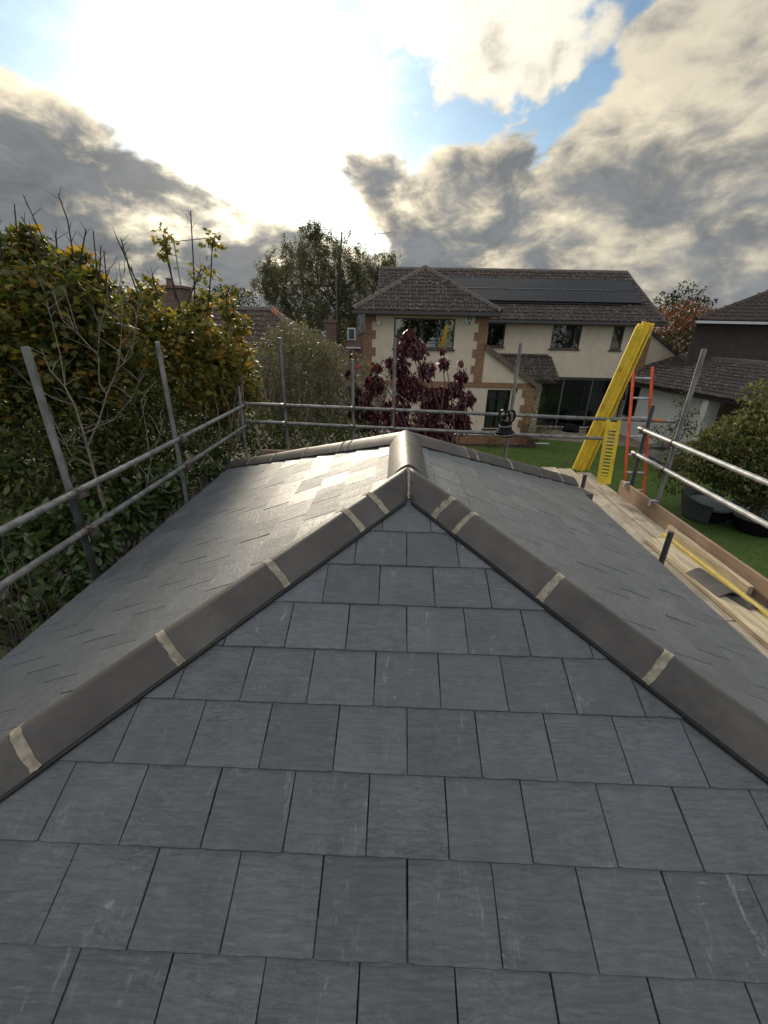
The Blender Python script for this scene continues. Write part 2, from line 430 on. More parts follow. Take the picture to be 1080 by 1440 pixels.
leafmat('leaf_gold', [(0, (.07, .09, .022)), (.4, (.115, .125, .03)), (.75, (.20, .18, .035)), (.95, (.29, .20, .035)), (1, (.28, .12, .025))], .42)
leafmat('leaf_dark', [(0, (.038, .058, .016)), (.6, (.062, .086, .022)), (.93, (.10, .12, .03)), (1, (.2, .16, .03))], .35)
leafmat('leaf_laurel', [(0, (.03, .055, .014)), (.7, (.05, .085, .02)), (1, (.09, .12, .03))], .2, .35, .5)
leafmat('leaf_willow', [(0, (.06, .075, .03)), (.6, (.095, .105, .04)), (1, (.15, .135, .055))], .4)
leafmat('leaf_birch', [(0, (.06, .068, .03)), (.6, (.085, .09, .04)), (1, (.12, .11, .045))], .35)
leafmat('leaf_red', [(0, (.032, .008, .013)), (.6, (.062, .013, .022)), (.95, (.10, .02, .03)), (1, (.26, .03, .035))], .25, .4)
leafmat('leaf_hedge', [(0, (.07, .085, .024)), (.5, (.12, .135, .034)), (.85, (.18, .17, .055)), (1, (.24, .16, .07))], .35)
leafmat('leaf_far', [(0, (.025, .035, .016)), (1, (.045, .052, .022))], .2)
leafmat('leaf_rust', [(0, (.06, .045, .018)), (.5, (.13, .055, .02)), (1, (.22, .06, .03))], .3)
leafmat('leaf_green', [(0, (.03, .055, .014)), (1, (.07, .10, .03))], .3)
leafmat('grass', [(0, (.06, .11, .012)), (.7, (.09, .15, .018)), (1, (.13, .17, .03))], .35)

# ------------------------------------------------------------------ foliage tools
def half(pts):   # outline of the right half -> two folded halves
    V, Fc = [], []
    n = len(pts)
    mid = [(0, y) for x, y in pts]
    for x, y in pts: V.append((x, y, -abs(x)*.35 - y*y*.18))
    for x, y in pts[1:-1]: V.append((-x, y, -abs(x)*.35 - y*y*.18))
    L = [0] + [n+i for i in range(n-2)] + [n-1]
    return np.array(V), [tuple(range(n)), tuple(reversed(L))]
LEAF_MAPLE = half([(0, 0), (.16, .02), (.42, .0), (.36, .2), (.60, .42), (.30, .48), (.24, .72), (.10, .70), (0, 1)])
LEAF_OVAL = half([(0, 0), (.15, .2), (.22, .45), (.15, .75), (0, 1)])
LEAF_LONG = half([(0, 0), (.13, .25), (.14, .55), (0, 1)])
LEAF_QUAD = (np.array([(0, 0, 0), (.3, .5, -.05), (0, 1, -.1), (-.3, .5, -.05)]), [(0, 1, 2, 3)])
def leaves(name, pos, size, axis, tmpl, m, parent=None, kind='stuff', flat=.5):
    """one mesh of many leaves; axis = direction from stalk to tip"""
    pos = np.asarray(pos, float); N = len(pos)
    if N == 0: return None
    T, Fc = tmpl
    A = np.asarray(axis, float); A /= np.linalg.norm(A, axis=1, keepdims=True)+1e-9
    up = rng.normal(size=(N, 3))*flat + np.array([0, 0, 1.0])
    Xv = np.cross(A, up); Xv /= np.linalg.norm(Xv, axis=1, keepdims=True)+1e-9
    Zv = np.cross(Xv, A)
    sz = np.asarray(size, float).reshape(-1, 1, 1)
    V = pos[:, None, :] + sz*(T[None, :, 0:1]*Xv[:, None, :] + T[None, :, 1:2]*A[:, None, :] + T[None, :, 2:3]*Zv[:, None, :])
    nv = len(T); V = V.reshape(-1, 3)
    ls, idx = [], []
    for f in Fc: ls.append(len(f)); idx += list(f)
    idx = np.array(idx); allidx = (np.arange(N)[:, None]*nv + idx[None, :]).ravel()
    tot = np.tile(np.array(ls), N); start = np.concatenate([[0], np.cumsum(tot)[:-1]])
    me = bpy.data.meshes.new(name)
    me.vertices.add(len(V)); me.vertices.foreach_set('co', V.ravel().astype(np.float32))
    me.loops.add(len(allidx)); me.loops.foreach_set('vertex_index', allidx.astype(np.int32))
    me.polygons.add(len(tot)); me.polygons.foreach_set('loop_start', start.astype(np.int32))
    me.update(calc_edges=True); me.validate(); me.materials.append(MATS[m])
    o = link(name, me, parent)
    if parent: o.matrix_parent_inverse = Matrix.Translation(-Vector(parent.location))
    if kind: o['kind'] = kind
    return o
def unit(n):
    d = rng.normal(size=(n, 3)); return d/np.linalg.norm(d, axis=1, keepdims=True)
def bend(a, b, sag=.12, n=6):
    a = Vector(a); b = Vector(b); L = (b-a).length
    off = Vector(rng.normal(size=3))*L*sag
    return [a.lerp(b, i/n) + off*math.sin(PI*i/n)*.5 + Vector(rng.normal(size=3))*L*.012 for i in range(n+1)]
def clump_tree(name, label, cat, base, clumps, density, lsize, tmpl, lm, bm='bark', trunk_r=.09, group=None,
               droop=.2, twigs=6, stems=1, second=None, parts=('trunk', 'crown'), hollow=.45, fork=.45):
    """trunk + limbs that reach every clump, twigs inside each clump, leaves set along the twigs"""
    root = thing(name, label, cat, base, group)
    tb = MB(); base = Vector(base); P, A, Sz = [], [], []
    top = sum((Vector(c) for c, r in clumps), Vector())/len(clumps)
    fk = base.lerp(Vector((top.x, top.y, top.z)), fork)
    for s in range(stems):
        off = Vector((rng.normal()*.12, rng.normal()*.12, 0))*(stems > 1)
        tb.tube(bend(base+off-Vector((0, 0, .05)), fk+off, .08, 6), [trunk_r*(1-.08*i) for i in range(7)], 7)
    for c, r in clumps:
        c = Vector(c); st = fk.lerp(base, rng.uniform(0, .35))
        rr = trunk_r*rng.uniform(.35, .5)
        tb.tube(bend(st, c, .2, 6), [rr*(1-.13*i) for i in range(7)], 5, False)
        for k in range(twigs):
            d = Vector(unit(1)[0]); d.z = d.z*.8+.25
            e = c + d.normalized()*r*rng.uniform(.75, 1.1)
            tb.tube(bend(c, e, .2, 4), [rr*.30, rr*.25, rr*.2, rr*.14, rr*.07], 4, False)
        n = int(density*r*r*4)
        d = unit(n); rad = r*(hollow + (1-hollow)*rng.random(n))**.6*(1+.18*np.sin(d[:, 0]*7+d[:, 1]*5+c.x*9)*np.cos(d[:, 2]*6+c.z*5))
        p = np.array(c) + d*rad[:, None]
        a = d*.6 + rng.normal(size=(n, 3))*.5; a[:, 2] -= droop
        P.append(p); A.append(a); Sz.append(lsize*rng.uniform(.55, 1.25, n))
    P = np.concatenate(P); A = np.concatenate(A); Sz = np.concatenate(Sz)
    tb.build(parts[0], bm, root, True)
    if second:
        k = rng.random(len(P)) < second[1]
        leaves('foliage', P[k], Sz[k], A[k], tmpl, second[0], root); P, A, Sz = P[~k], A[~k], Sz[~k]
    leaves(parts[1], P, Sz, A, tmpl, lm, root)
    return root

# ================================================================== the slated roof in the foreground
AX, AY, AZ, SL = .085, 2.30, CZ-.825, .409           # apex of the near hip, slope of all three planes
CA = 1/math.sqrt(1+SL*SL); SA = SL*CA
RY = 3.23                                             # far end of the ridge
EL, ER, EF = 2.20, 1.96, .10                          # eaves: left and right distance from the ridge, front y
FLc, FRc = Vector((AX-EL, 5.2, AZ-SL*EL)), Vector((AX+ER, 4.62, AZ-SL*ER))
GAUGE, SW, TH = .2157, .25, .0080
roof = thing('slate_roof', 'new grey slate hipped roof with dark hip tiles and pale mortar joints', 'roof', (AX, 2.5, 0))
def hipplane(u, v):
    d = ray(u, v); t = (AZ - SL*AY - CZ)/(d.z - SL*d.y); return EYE + d*t
def clip(poly, a, b, c):      # keep a*u + b*v <= c
    out = []
    for i in range(len(poly)):
        p, q = poly[i], poly[(i+1) % len(poly)]
        fp, fq = a*p[0]+b*p[1]-c, a*q[0]+b*q[1]-c
        if fp <= 0: out.append(p)
        if fp*fq < 0: k = fp/(fp-fq); out.append((p[0]+k*(q[0]-p[0]), p[1]+k*(q[1]-p[1])))
    return out
def slate_outline(L=.30):
    w = SW/2 - .0007 - random.random()*.0009
    j = lambda k: random.uniform(-k, k)
    P = []
    nb = 9
    for i in range(nb+1):
        x = -w + 2*w*i/nb
        y = j(.0009) + (0 if 0 < i < nb else random.random()*.0025)
        if random.random() < .1: y += random.random()*.003
        P.append((x + (j(.001) if i in (0, nb) else 0), y))
    for y in (.07, .14, .21): P.append((w + j(.0007), y))
    P += [(w, L), (-w, L)]
    for y in (.21, .14, .07): P.append((-w + j(.0007), y))
    return P
def slate_mesh(poly):
    n = len(poly); cx = sum(p[0] for p in poly)/n; cy = sum(p[1] for p in poly)/n
    mb = MB(); V = []
    for x, y in poly: V.append((x, y, 0))
    for x, y in poly:                                    # riven lower edge: slightly smaller top face
        dx, dy = cx-x, cy-y; l = math.hypot(dx, dy)+1e-6
        V.append((x+dx/l*.0018, y+dy/l*.0018, TH))
    mb.add(V, [tuple(range(n-1, -1, -1)), tuple(range(n, 2*n))] + [(i, (i+1) % n, n+(i+1) % n, n+i) for i in range(n)])
    return mb
variants = [slate_outline() for _ in range(14)]
vmesh = [slate_mesh(p).mesh('slate', 'slate') for p in variants]
TILT = TH/GAUGE
cands = []     # (score, matrix, variant index, clipped polygon or None)
def px(p):
    p = Vector(p)-EYE; cy, sy = math.cos(YAW), math.sin(YAW)
    x, y, z = p.x*cy+p.y*sy, -p.x*sy+p.y*cy, p.z
    zc_ = y*math.cos(PITCH)-z*math.sin(PITCH); dn = -z*math.cos(PITCH)-y*math.sin(PITCH)
    return 540+F*x/max(zc_, .05), 720+F*dn/max(zc_, .05), zc_
def lay(O, ex, ey, v0, rows, joint0, umin, umax, clips):
    """slates on one plane; O = origin, ex along the eave, ey up the slope"""
    nrm = ex.cross(ey).normalized()
    for k in range(rows):
        v = v0 + k*GAUGE
        off = joint0 + (SW/2 if k % 2 else 0)
        i0 = math.floor((umin-off)/SW)
        u = off + i0*SW + SW/2
        while u - SW/2 < umax:
            vi = random.randrange(14); pol = [(u+x, v+y) for x, y in variants[vi]]
            cp = pol
            for a, b, c in clips: cp = clip(cp, a, b, c) if len(cp) > 2 else []
            area = sum(cp[i][0]*cp[(i+1) % len(cp)][1]-cp[(i+1) % len(cp)][0]*cp[i][1] for i in range(len(cp)))/2 if len(cp) > 2 else 0
            if area > .0025:
                whole = abs(area - SW*.30) < .006
                lift = random.random()*.0022
                tilt = TILT + random.uniform(-.006, .008); roll_ = random.uniform(-.004, .004)
                rz = random.uniform(-.004, .004)
                e1 = (ex*math.cos(rz) + ey*math.sin(rz) + nrm*roll_).normalized(); e2 = (ey*math.cos(rz) - ex*math.sin(rz))
                e2 = (e2 - nrm*tilt).normalized(); e3 = e1.cross(e2).normalized()
                o = O + ex*u + ey*v + nrm*(TH + .001 + lift)
                M = Matrix(((e1.x, e2.x, e3.x, o.x), (e1.y, e2.y, e3.y, o.y), (e1.z, e2.z, e3.z, o.z), (0, 0, 0, 1)))
                c = o + ey*.1
                uu, vv, zz = px(c)
                vis = zz > .3 and -90 < uu < 1170 and vv < 1560
                score = (abs((c-EYE).normalized().dot(nrm))/(c-EYE).length_squared) if vis else 0
                cands.append((score, M, vi, None if whole else [(x-u, y-v) for x, y in cp]))
            u += SW
ex, ey = Vector((1, 0, 0)), Vector((0, CA, SA))
O = Vector((AX, EF, AZ-SL*(AY-EF)))
HG = .018
# front hip: rows as seen (bottom edge at y=.527 + k*.1995)
v_first = (.527-EF)/CA - 2*GAUGE
lay(O, ex, ey, v_first, 12, -.011, -EL, ER,
    [(1, CA, (AY-EF)-HG), (-1, CA, (AY-EF)-HG), (1, 0, ER)])
# left slope: u runs towards the camera (-y) so that ex x ey points up
ex, ey = Vector((0, -1, 0)), Vector((CA, 0, SA))
O = Vector((AX-EL, 0, AZ-SL*EL))
kf = (5.2-RY)/EL                                       # far hip in plan
lay(O, ex, ey, 0.0, 12, .05, -5.3, 0.1,
    [(0, 1, EL/CA-.02), (1, CA, -(AY-EL)-HG), (-1, CA*kf, (5.2)-HG)])
# right slope
ex, ey = Vector((0, 1, 0)), Vector((-CA, 0, SA))
O = Vector((AX+ER, 0, AZ-SL*ER))
kr = (4.62-RY)/ER
lay(O, ex, ey, 0.0, 11, .10, -.1, 4.8,
    [(0, 1, ER/CA-.02), (-1, CA, -(AY-ER)-HG), (1, CA*kr, 4.62-HG)])
cands.sort(key=lambda q: -q[0])
rest = MB()
for i, (sc, M, vi, pol) in enumerate(cands):
    if i < 298:
        me = vmesh[vi] if pol is None else slate_mesh(pol).mesh('slate', 'slate')
        o = link('slate', me, roof); o.matrix_parent_inverse = Matrix.Translation(-Vector(roof.location)); o.matrix_basis = M
    else:
        q = slate_mesh(variants[vi] if pol is None else pol)
        rest.add([M @ Vector(p) for p in q.v], q.f)
tag(rest.build('slate_field', 'slate', roof), kind='stuff')
# felted deck under the slates, far hip, walls below
A0, R0 = Vector((AX, AY, AZ)), Vector((AX, RY, AZ))
cL, cR = Vector((AX-EL, AY-EL, AZ-SL*EL)), Vector((AX+ER, AY-ER, AZ-SL*ER))
cF0, cF1 = Vector((AX-EL, EF, AZ-SL*EL)), Vector((AX+ER, EF, AZ-SL*(AY-EF)))
dn = Vector((0, 0, -.012))
mb = MB()
for poly in ([cL, A0, R0, FLc], [R0, A0, cR, FRc], [cF0, cF1, cR, A0, cL][0:0] or [cL, cF1, cR, A0]):
    mb.prism([p+dn for p in poly], (0, 0, -.03))
mb.build('roof_deck', 'felt', roof)
MB().prism([R0+dn*.2, FLc+dn*.2, FRc+dn*.2], (0, 0, -.03)).build('far_hip_slope', 'slate', roof)
wl = MB(); x0, x1, y0, y1 = AX-EL+.25, AX+ER-.2, .45, 4.4
for a, b in (((x0, y0, 0), (x1, y0+.25, 2.95)), ((x0, y0+.25, 0), (x0+.25, y1, 2.95)), ((x1-.25, y0+.25, 0), (x1, y1, 2.95)), ((x0, y1, 0), (x1, y1+.2, 2.95))):
    wl.box(a, b)
wl.build('wall', 'brick', roof)

# ---- hip and ridge tiles
def saddle(P0, P1, hw, crest, edge, thick=.014, nL=5, power=1.55, grow=0.0):
    """rounded angle tile between two points of the ridge line (points on the roof planes' meeting line)"""
    P0, P1 = Vector(P0), Vector(P1); ax = (P1-P0).normalized()
    side = ax.cross(Vector((0, 0, 1))).normalized(); up = side.cross(ax).normalized()
    ns = 14; prof = []
    for i in range(ns+1):
        s = -1 + 2*i/ns
        prof.append((s*(hw+grow), edge + (crest-edge)*(1-abs(s)**power) + grow))
    inner = [(s*(1-thick/hw), h-thick) for s, h in prof]
    ring = prof + inner[::-1]; n = len(ring)
    mb = MB(); V = []
    for j in range(nL+1):
        c = P0.lerp(P1, j/nL)
        for s, h in ring: V.append(c + side*s + up*h)
    Fc = []
    for j in range(nL):
        for i in range(n):
            a = j*n+i; b = j*n+(i+1) % n
            Fc.append((a, a+n, b+n, b))
    Fc += [tuple(range(n)), tuple(nL*n+i for i in range(n-1, -1, -1))]
    return mb.add(V, Fc)
def cut(o, co, no):
    bm = bmesh.new(); bm.from_mesh(o.data)
    r = bmesh.ops.bisect_plane(bm, geom=bm.verts[:]+bm.edges[:]+bm.faces[:], plane_co=co, plane_no=no, clear_outer=True)
    bmesh.ops.holes_fill(bm, edges=[e for e in bm.edges if e.is_boundary])
    bm.to_mesh(o.data); bm.free()
HW, CR = .118, .082
def crest_param(u, v, side):
    """distance in y from the apex of a joint whose inner lower end is seen at (u, v)"""
    p = hipplane(u, v); return AY - (p.y + HW*.707)
def hip_run(A, B, joints, first_cut=None, hw=HW, crest=CR, edge=-.004, gap=.0105, mortar=True):
    """tiles between joints; joints are fractions along A->B"""
    ax = B-A; L = ax.length
    js = [0.0] + joints + [1.0]
    for i in range(len(js)-1):
        sh_ = Vector(rng.normal(size=3))*.0022; a = sh_ + A + ax*js[i] + ax.normalized()*(gap if i else -.02); b = sh_*-.5 + A + ax*js[i+1] - ax.normalized()*(gap if i < len(js)-2 else 0)
        o = saddle(a, b, hw, crest + random.uniform(-.0015, .0015), edge).build('hip_tile', 'hip_tile', roof, True)
        if first_cut and i == 0: cut(o, *first_cut)
    if mortar:
        for j in joints:
            c = A + ax*j; d = ax.normalized()
            q = saddle(c-d*(gap+.006), c+d*(gap+.006), hw, crest, edge, .02, 4, grow=.0018)
            q.v = [tuple(Vector(p) + d*rng.normal()*.0011 + Vector(rng.normal(size=3))*.0013) for p in q.v]
            q.build('mortar_joint', 'mortar', roof, True)
def fr(pts, E_): return [crest_param(u, v, 0)/E_ for u, v in pts]
Lend = A0 + (cL-A0)*1.01; Rend = A0 + (cR-A0)*1.01
jl = fr([(533, 729), (509, 754), (402, 832), (258, 942), (75, 1092)], EL*1.01)
jr = fr([(615, 735), (645, 758), (751, 851), (900, 968)], ER*1.01)
jl.append(jl[-1] + (jl[-1]-jl[-2])); jr += [jr[-1] + .33/ER*1.0]
jl = [j for j in jl if j < .97]; jr = [j for j in jr if j < .97]
hip_run(A0, Lend, jl, ((AX-.003, 0, 0), (1, 0, 0)))
hip_run(A0, Rend, jr, ((AX+.003, 0, 0), (-1, 0, 0)))
# mortar in the mitre at the apex
q = MB()
z0 = AZ + CR
ax_ = (Lend-A0).normalized(); sd_h = ax_.cross(Vector((0, 0, 1))).normalized(); up_v = sd_h.cross(ax_).normalized()
if sd_h.y > 0: sd_h = -sd_h
pts = []
for k in (0, .15, .3, .45, .6, .75, .9, 1.0):
    w_ = A0 + sd_h*(k*HW) + up_v*(-.004 + (CR+.004)*(1-k**1.55))
    w_ = w_ + ax_*((AX-w_.x)/ax_.x); pts.append(w_)
q.tube([p + Vector((rng.normal()*.0015, 0, -.005)) for p in pts], [.006, .011, .010, .011, .010, .009, .010, .008], 7)
q.build('mortar_joint', 'mortar', roof, True)
# ridge tiles
ra, rb = AY+.03, RY-.02; n = 2
for i in range(n):
    a = Vector((AX, ra+(rb-ra)*i/n+.003, AZ)); b = Vector((AX, ra+(rb-ra)*(i+1)/n-.003, AZ))
    saddle(a, b, .125, CR+.010, -.030, power=1.7).build('ridge_tile', 'ridge_dusty_lit', roof, True)
    if i:
        m_ = saddle(a-Vector((0, .009, 0)), a+Vector((0, .006, 0)), .125, CR+.008, -.030, .02, 1, grow=.0005, power=1.7); m_.build('mortar_joint', 'hip_tile', roof, True)
hip_run(R0, FLc, [.2, .235, .42, .62, .80], None, .115, .075, .0, .005, True)
hip_run(R0, FRc, [.25, .30, .50, .70, .86], None, .115, .075, .0, .005, True)
# black edge trim under the near hip tiles
for E_, sgn in ((Lend, -1), (Rend, 1)):
    ax = (E_-A0).normalized(); side = ax.cross(Vector((0, 0, 1))).normalized()
    if side.y > 0: side = -side
    up = ax.cross(side); up = up if up.z > 0 else -up
    a = A0 + ax*.16 + side*(HW+.004) + up*-.012
    q = MB().obox(a.lerp(E_+side*(HW+.004)+up*-.012, .5), (E_-A0-ax*.16)*.5, side*.009, up*.006); q.build('edge_trim', 'black_plastic', roof)

# ================================================================== scaffold
RAILZ, LOWZ = CZ-1.145, CZ-1.45
XL, XR = -2.3, 3.1
TR = .0242
scaf = thing('scaffold', 'galvanised tube scaffold with guard rails on three sides of the slate roof', 'scaffold', (0, 6.2, 0))
def rail(name, a, b, m='galv', r=TR): return MB().tube([a, b], r, 14).build(name, m, scaf, True)
def coupler(p, along):
    p = Vector(p); al = Vector(along).normalized()
    q = MB(); sd = al.cross(Vector((0, 0, 1))).normalized()
    q.tube([p-al*.028, p+al*.028], TR+.009, 10); q.tube([p+Vector((0, 0, -.03))+sd*.048, p+Vector((0, 0, .03))+sd*.048], TR+.009, 10)
    c = p - Vector((0, 0, TR+.016)); q.obox(c, al*.014, sd*.04, Vector((0, 0, .008)))
    q.tube([p-sd*.05+Vector((0, 0, -.012)), p-sd*.02+Vector((0, 0, -.012))], .008, 6)
    q.tube([p+al*.02+Vector((0, 0, -.045)), p+al*.02+Vector((0, 0, .045))], .009, 6)
    q.build('coupler', 'coupler', scaf, True)
def post(x, y, zt, zb=0.0, m='galv', lean=(0, 0)):
    return MB().tube([(x, y, zb), (x+lean[0], y+lean[1], zt)], TR, 14).build('post', m, scaf, True)
# left run
yl = [atX(107, 690, XL).y, atX(253, 617, XL).y, atX(343, 571, XL).y]
rail('guard_rail', (XL, .2, RAILZ), (XL, yl[2]+.02, RAILZ)); rail('mid_rail', (XL, .2, LOWZ), (XL, yl[2]+.02, LOWZ))
tops = [atX(52, 487, XL-.05).z, atX(233, 480, XL-.05).z, atX(338, 545, XL).z]
for y, zt in zip(yl, tops):
    post(XL-.049, y, zt)
    for z in (RAILZ, LOWZ): coupler((XL, y, z), (0, 1, 0))
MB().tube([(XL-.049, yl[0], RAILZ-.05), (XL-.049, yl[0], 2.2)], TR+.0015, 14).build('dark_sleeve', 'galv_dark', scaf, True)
# back run (slightly askew, like the far eave)
bk0, bk1 = Vector((XL, yl[2]+.05, 0)), Vector((3.02, 5.86, 0))
def bk(u):
    d = ray(u, 580); n_ = Vector((-(bk1-bk0).y, (bk1-bk0).x, 0)); t = (bk0-EYE).dot(n_)/Vector((d.x, d.y, 0)).dot(n_)
    p = EYE + d*t; return Vector((p.x, p.y, 0))
bz, bl = atX(343, 569, XL).z, atX(343, 599, XL).z
BZ, BL = CZ-1.125, CZ-1.395
ext = bk1 + (bk1-bk0).normalized()*.8
rail('guard_rail', bk0+Vector((-.1, 0, BZ)), bk1+Vector((.08, 0, BZ))); rail('mid_rail', bk0+Vector((-.1, 0, BL)), bk1+Vector((0, 0, BL)))
rail('guard_rail', bk1+Vector((.02, .06, BZ)), ext+Vector((0, .06, BZ)))
d_ = (bk1-bk0).normalized()
for u, w, mm in ((392, .14, 'band_orange'), (436, .36, 'band_orange'), (472, .28, 'galv_dark'), (932, .14, 'band_orange')):
    c = bk(u) + Vector((0, .06 if u > 900 else 0, BZ))
    MB().tube([c-d_*w/2, c+d_*w/2], TR+.0012, 14).build('painted_band', mm, scaf, True)
for u, vt in ((400, 475), (496, 505), (553, 475), (720, 482)):
    p = bk(u) + Vector((0, .05, 0)); d = ray(u if u < 700 else (728 if u < 800 else 880), vt)
    zt = CZ + d.z*(p.y/d.y)
    post(p.x, p.y, zt)
    for z in (BZ, BL): coupler((p.x, p.y-.05, z), d_)
pk = atY(860, 600, 6.85); post(pk.x, pk.y, atY(880, 487, 6.85).z)
post(*(bk(729)+Vector((0, -.25, 0))).xy, atY(733, 652, bk(729).y-.25).z, 2.2)
# right run
yr = [atX(903, 606, XR).y, atX(944, 622, XR).y, 2.55]
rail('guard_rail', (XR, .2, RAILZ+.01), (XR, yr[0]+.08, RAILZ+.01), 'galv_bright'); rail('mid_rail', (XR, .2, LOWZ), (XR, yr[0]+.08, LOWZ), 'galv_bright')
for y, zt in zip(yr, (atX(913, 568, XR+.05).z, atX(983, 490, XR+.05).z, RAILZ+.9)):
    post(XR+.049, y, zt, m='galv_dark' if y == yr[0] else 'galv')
    for z in (RAILZ+.01, LOWZ): coupler((XR, y, z), (0, 1, 0))
# inner stubs between roof and boards
BOARDZ = CZ-2.06
stubs = [((823, 668), (812, 702), 2.40), ((944, 748), (925, 795), 2.40)]
for (u0, v0), (u1, v1), X_ in stubs:
    p = atX(u0, v0, X_)
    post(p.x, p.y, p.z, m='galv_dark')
for yy in (yr[1], yr[2], 4.9, 3.7): rail('transom', (2.0, yy, BOARDZ-.07), (XR+.15, yy, BOARDZ-.07))

# ---- boards of the walkway on the right
def plank(name, x0, x1, y0, y1, z0, z1, m, label, cat, group=None, rz=0.0, bev=.004):
    c = Vector(((x0+x1)/2, (y0+y1)/2, z0)); q = MB().box((-(x1-x0)/2, -(y1-y0)/2, 0), ((x1-x0)/2, (y1-y0)/2, z1-z0))
    o = q.build(name, m); o.location = c; o.rotation_euler = (0, 0, rz)
    md = o.modifiers.new('bevel', 'BEVEL'); md.width = bev; md.segments = 2
    return tag(o, label, cat, group)
bw = .219
for i in range(5):
    xa = 1.955 + i*.2295
    for y0, y1 in ((.1, 2.72), (2.735, 6.62-.05*(i % 2) - (.25 if i == 4 else 0))):
        dz = random.uniform(-.007, .006)
        plank('scaffold_board', xa, xa+bw, y0 + (0 if y0 < 1 else .05*((i*7) % 3)), y1, BOARDZ-.038+dz, BOARDZ+dz, 'board',
              'walkway board, ' + ('tight under the slate eave', 'second out from the slate eave', 'middle one of five', 'fourth out from the slate eave', 'outermost, against the toe board')[i] + (', reaching the yellow planks' if y0 > 1 else ', on the loose ridge tile side'), 'board', 'walkway boards', random.uniform(-.002, .002))
plank('toe_board', XR-.012, XR+.024, 2.93, yr[0]+.16, BOARDZ+.002, BOARDZ+.20, 'toe_board', 'brown toe board on edge beside the orange ladder', 'board')
plank('toe_board', XR-.016, XR+.02, .1, 2.90, BOARDZ+.002, BOARDZ+.212, 'toe_board', 'brown knotted toe board on edge in front of the wicker chair', 'board')
for y, cw in ((yr[0]+.02, 'at the toe board end by the orange ladder'), (yr[1], 'at the foot of the tall outer post'), (2.62, 'in front of the wicker chairs'), (1.2, 'at the toe board end away from the ladder')):
    q = MB().box((XR-.035, y-.03, BOARDZ+.205), (XR+.04, y+.03, BOARDZ+.222)); q.box((XR-.04, y-.025, BOARDZ+.15), (XR-.03, y+.025, BOARDZ+.215))
    tag(q.build('toe_board_clip', 'galv_bright', None, False, .004), 'small metal clip gripping the toe board ' + cw, 'clip', 'toe board clips')
plank('raised_board', 2.70, 2.92, 1.0, 4.05, BOARDZ+.004, BOARDZ+.042, 'pale_timber', 'clean pale board doubled on top of the walkway boards', 'board')
plank('timber_offcut', XR-.075, XR-.03, 3.05, 4.25, BOARDZ+.004, BOARDZ+.11, 'pale_timber', 'short pale plank on edge against the toe board', 'timber', None, -.012)
plank('yellow_batten', 2.945, 2.99, .4, 4.15, BOARDZ+.006, BOARDZ+.055, 'yellow_batten', 'long yellow timber batten lying along the walkway', 'batten', None, .006)
# a spare tile and broken bits on the boards
p = atZ(985, 795, BOARDZ+.06)
ta, tb_ = Vector((2.80, 3.36, BOARDZ+.042)), Vector((2.83, 2.98, BOARDZ+.042))
q = saddle(ta, tb_, .105, .055, .0, .013, 4)
tag(q.build('loose_ridge_tile', 'hip_tile', None, True), 'dark ridge tile lying loose on the walkway boards', 'tile')
def lump(name, c, r, m, label, cat, group=None, seed=0):
    bm = bmesh.new(); bmesh.ops.create_icosphere(bm, subdivisions=2, radius=1)
    g_ = np.random.default_rng(seed)
    for v in bm.verts:
        k = 1 + g_.normal()*.13; v.co = Vector((v.co.x*r[0]*k, v.co.y*r[1]*k, max(v.co.z, -.6)*r[2]*k))
    me = bpy.data.meshes.new(name); bm.to_mesh(me); bm.free(); me.materials.append(MATS[m])
    o = link(name, me, None, c); return tag(o, label, cat, group)
lump('mortar_lump', (2.91, 2.86, BOARDZ+.025), (.05, .035, .03), 'grey_stone', 'small broken lump of mortar beside the loose ridge tile', 'rubble', None, 4)
plank('slate_offcut', 2.83, 2.93, 2.82, 3.02, BOARDZ+.043, BOARDZ+.05, 'hip_tile', 'thin slate offcut lying beside the loose ridge tile', 'slate', None, .3, .001)
# tile end block at the right eave, board end at the left hip
p = atX(815, 692, 2.15)
plank('tile_offcut', 2.08, 2.24, p.y-.13, p.y+.1, p.z-.06, p.z+.02, 'hip_tile', 'dark cut tile sitting at the end of the right far hip', 'tile', None, .2, .004)
p = atY(392, 640, 5.55)
tag(MB().box((-.24, -.02, -.09), (.24, .02, .07)).build('board_end', 'toe_board'), 'brown board end standing behind the left far hip tiles', 'board').location = p
p = atX(327, 652, -2.18)
tag(MB().tube([(0, 0, -.6), (0, 0, .05)], .02, 10).build('pipe_end', 'white_plastic', None, True), 'white plastic pipe end beside the left far hip', 'pipe').location = p
p = atY(786, 662, 5.05); tag(MB().prism([(-.1, -.08, 0), (.22, -.05, 0), (.2, .08, 0), (0, .1, 0), (-.14, .06, 0)], (0, 0, .04)).build('plaster_scrap', 'mortar'), 'pale scrap sheet lying at the end of the walkway boards', 'scrap').location = Vector((p.x-.1, 5.3, BOARDZ+.008))

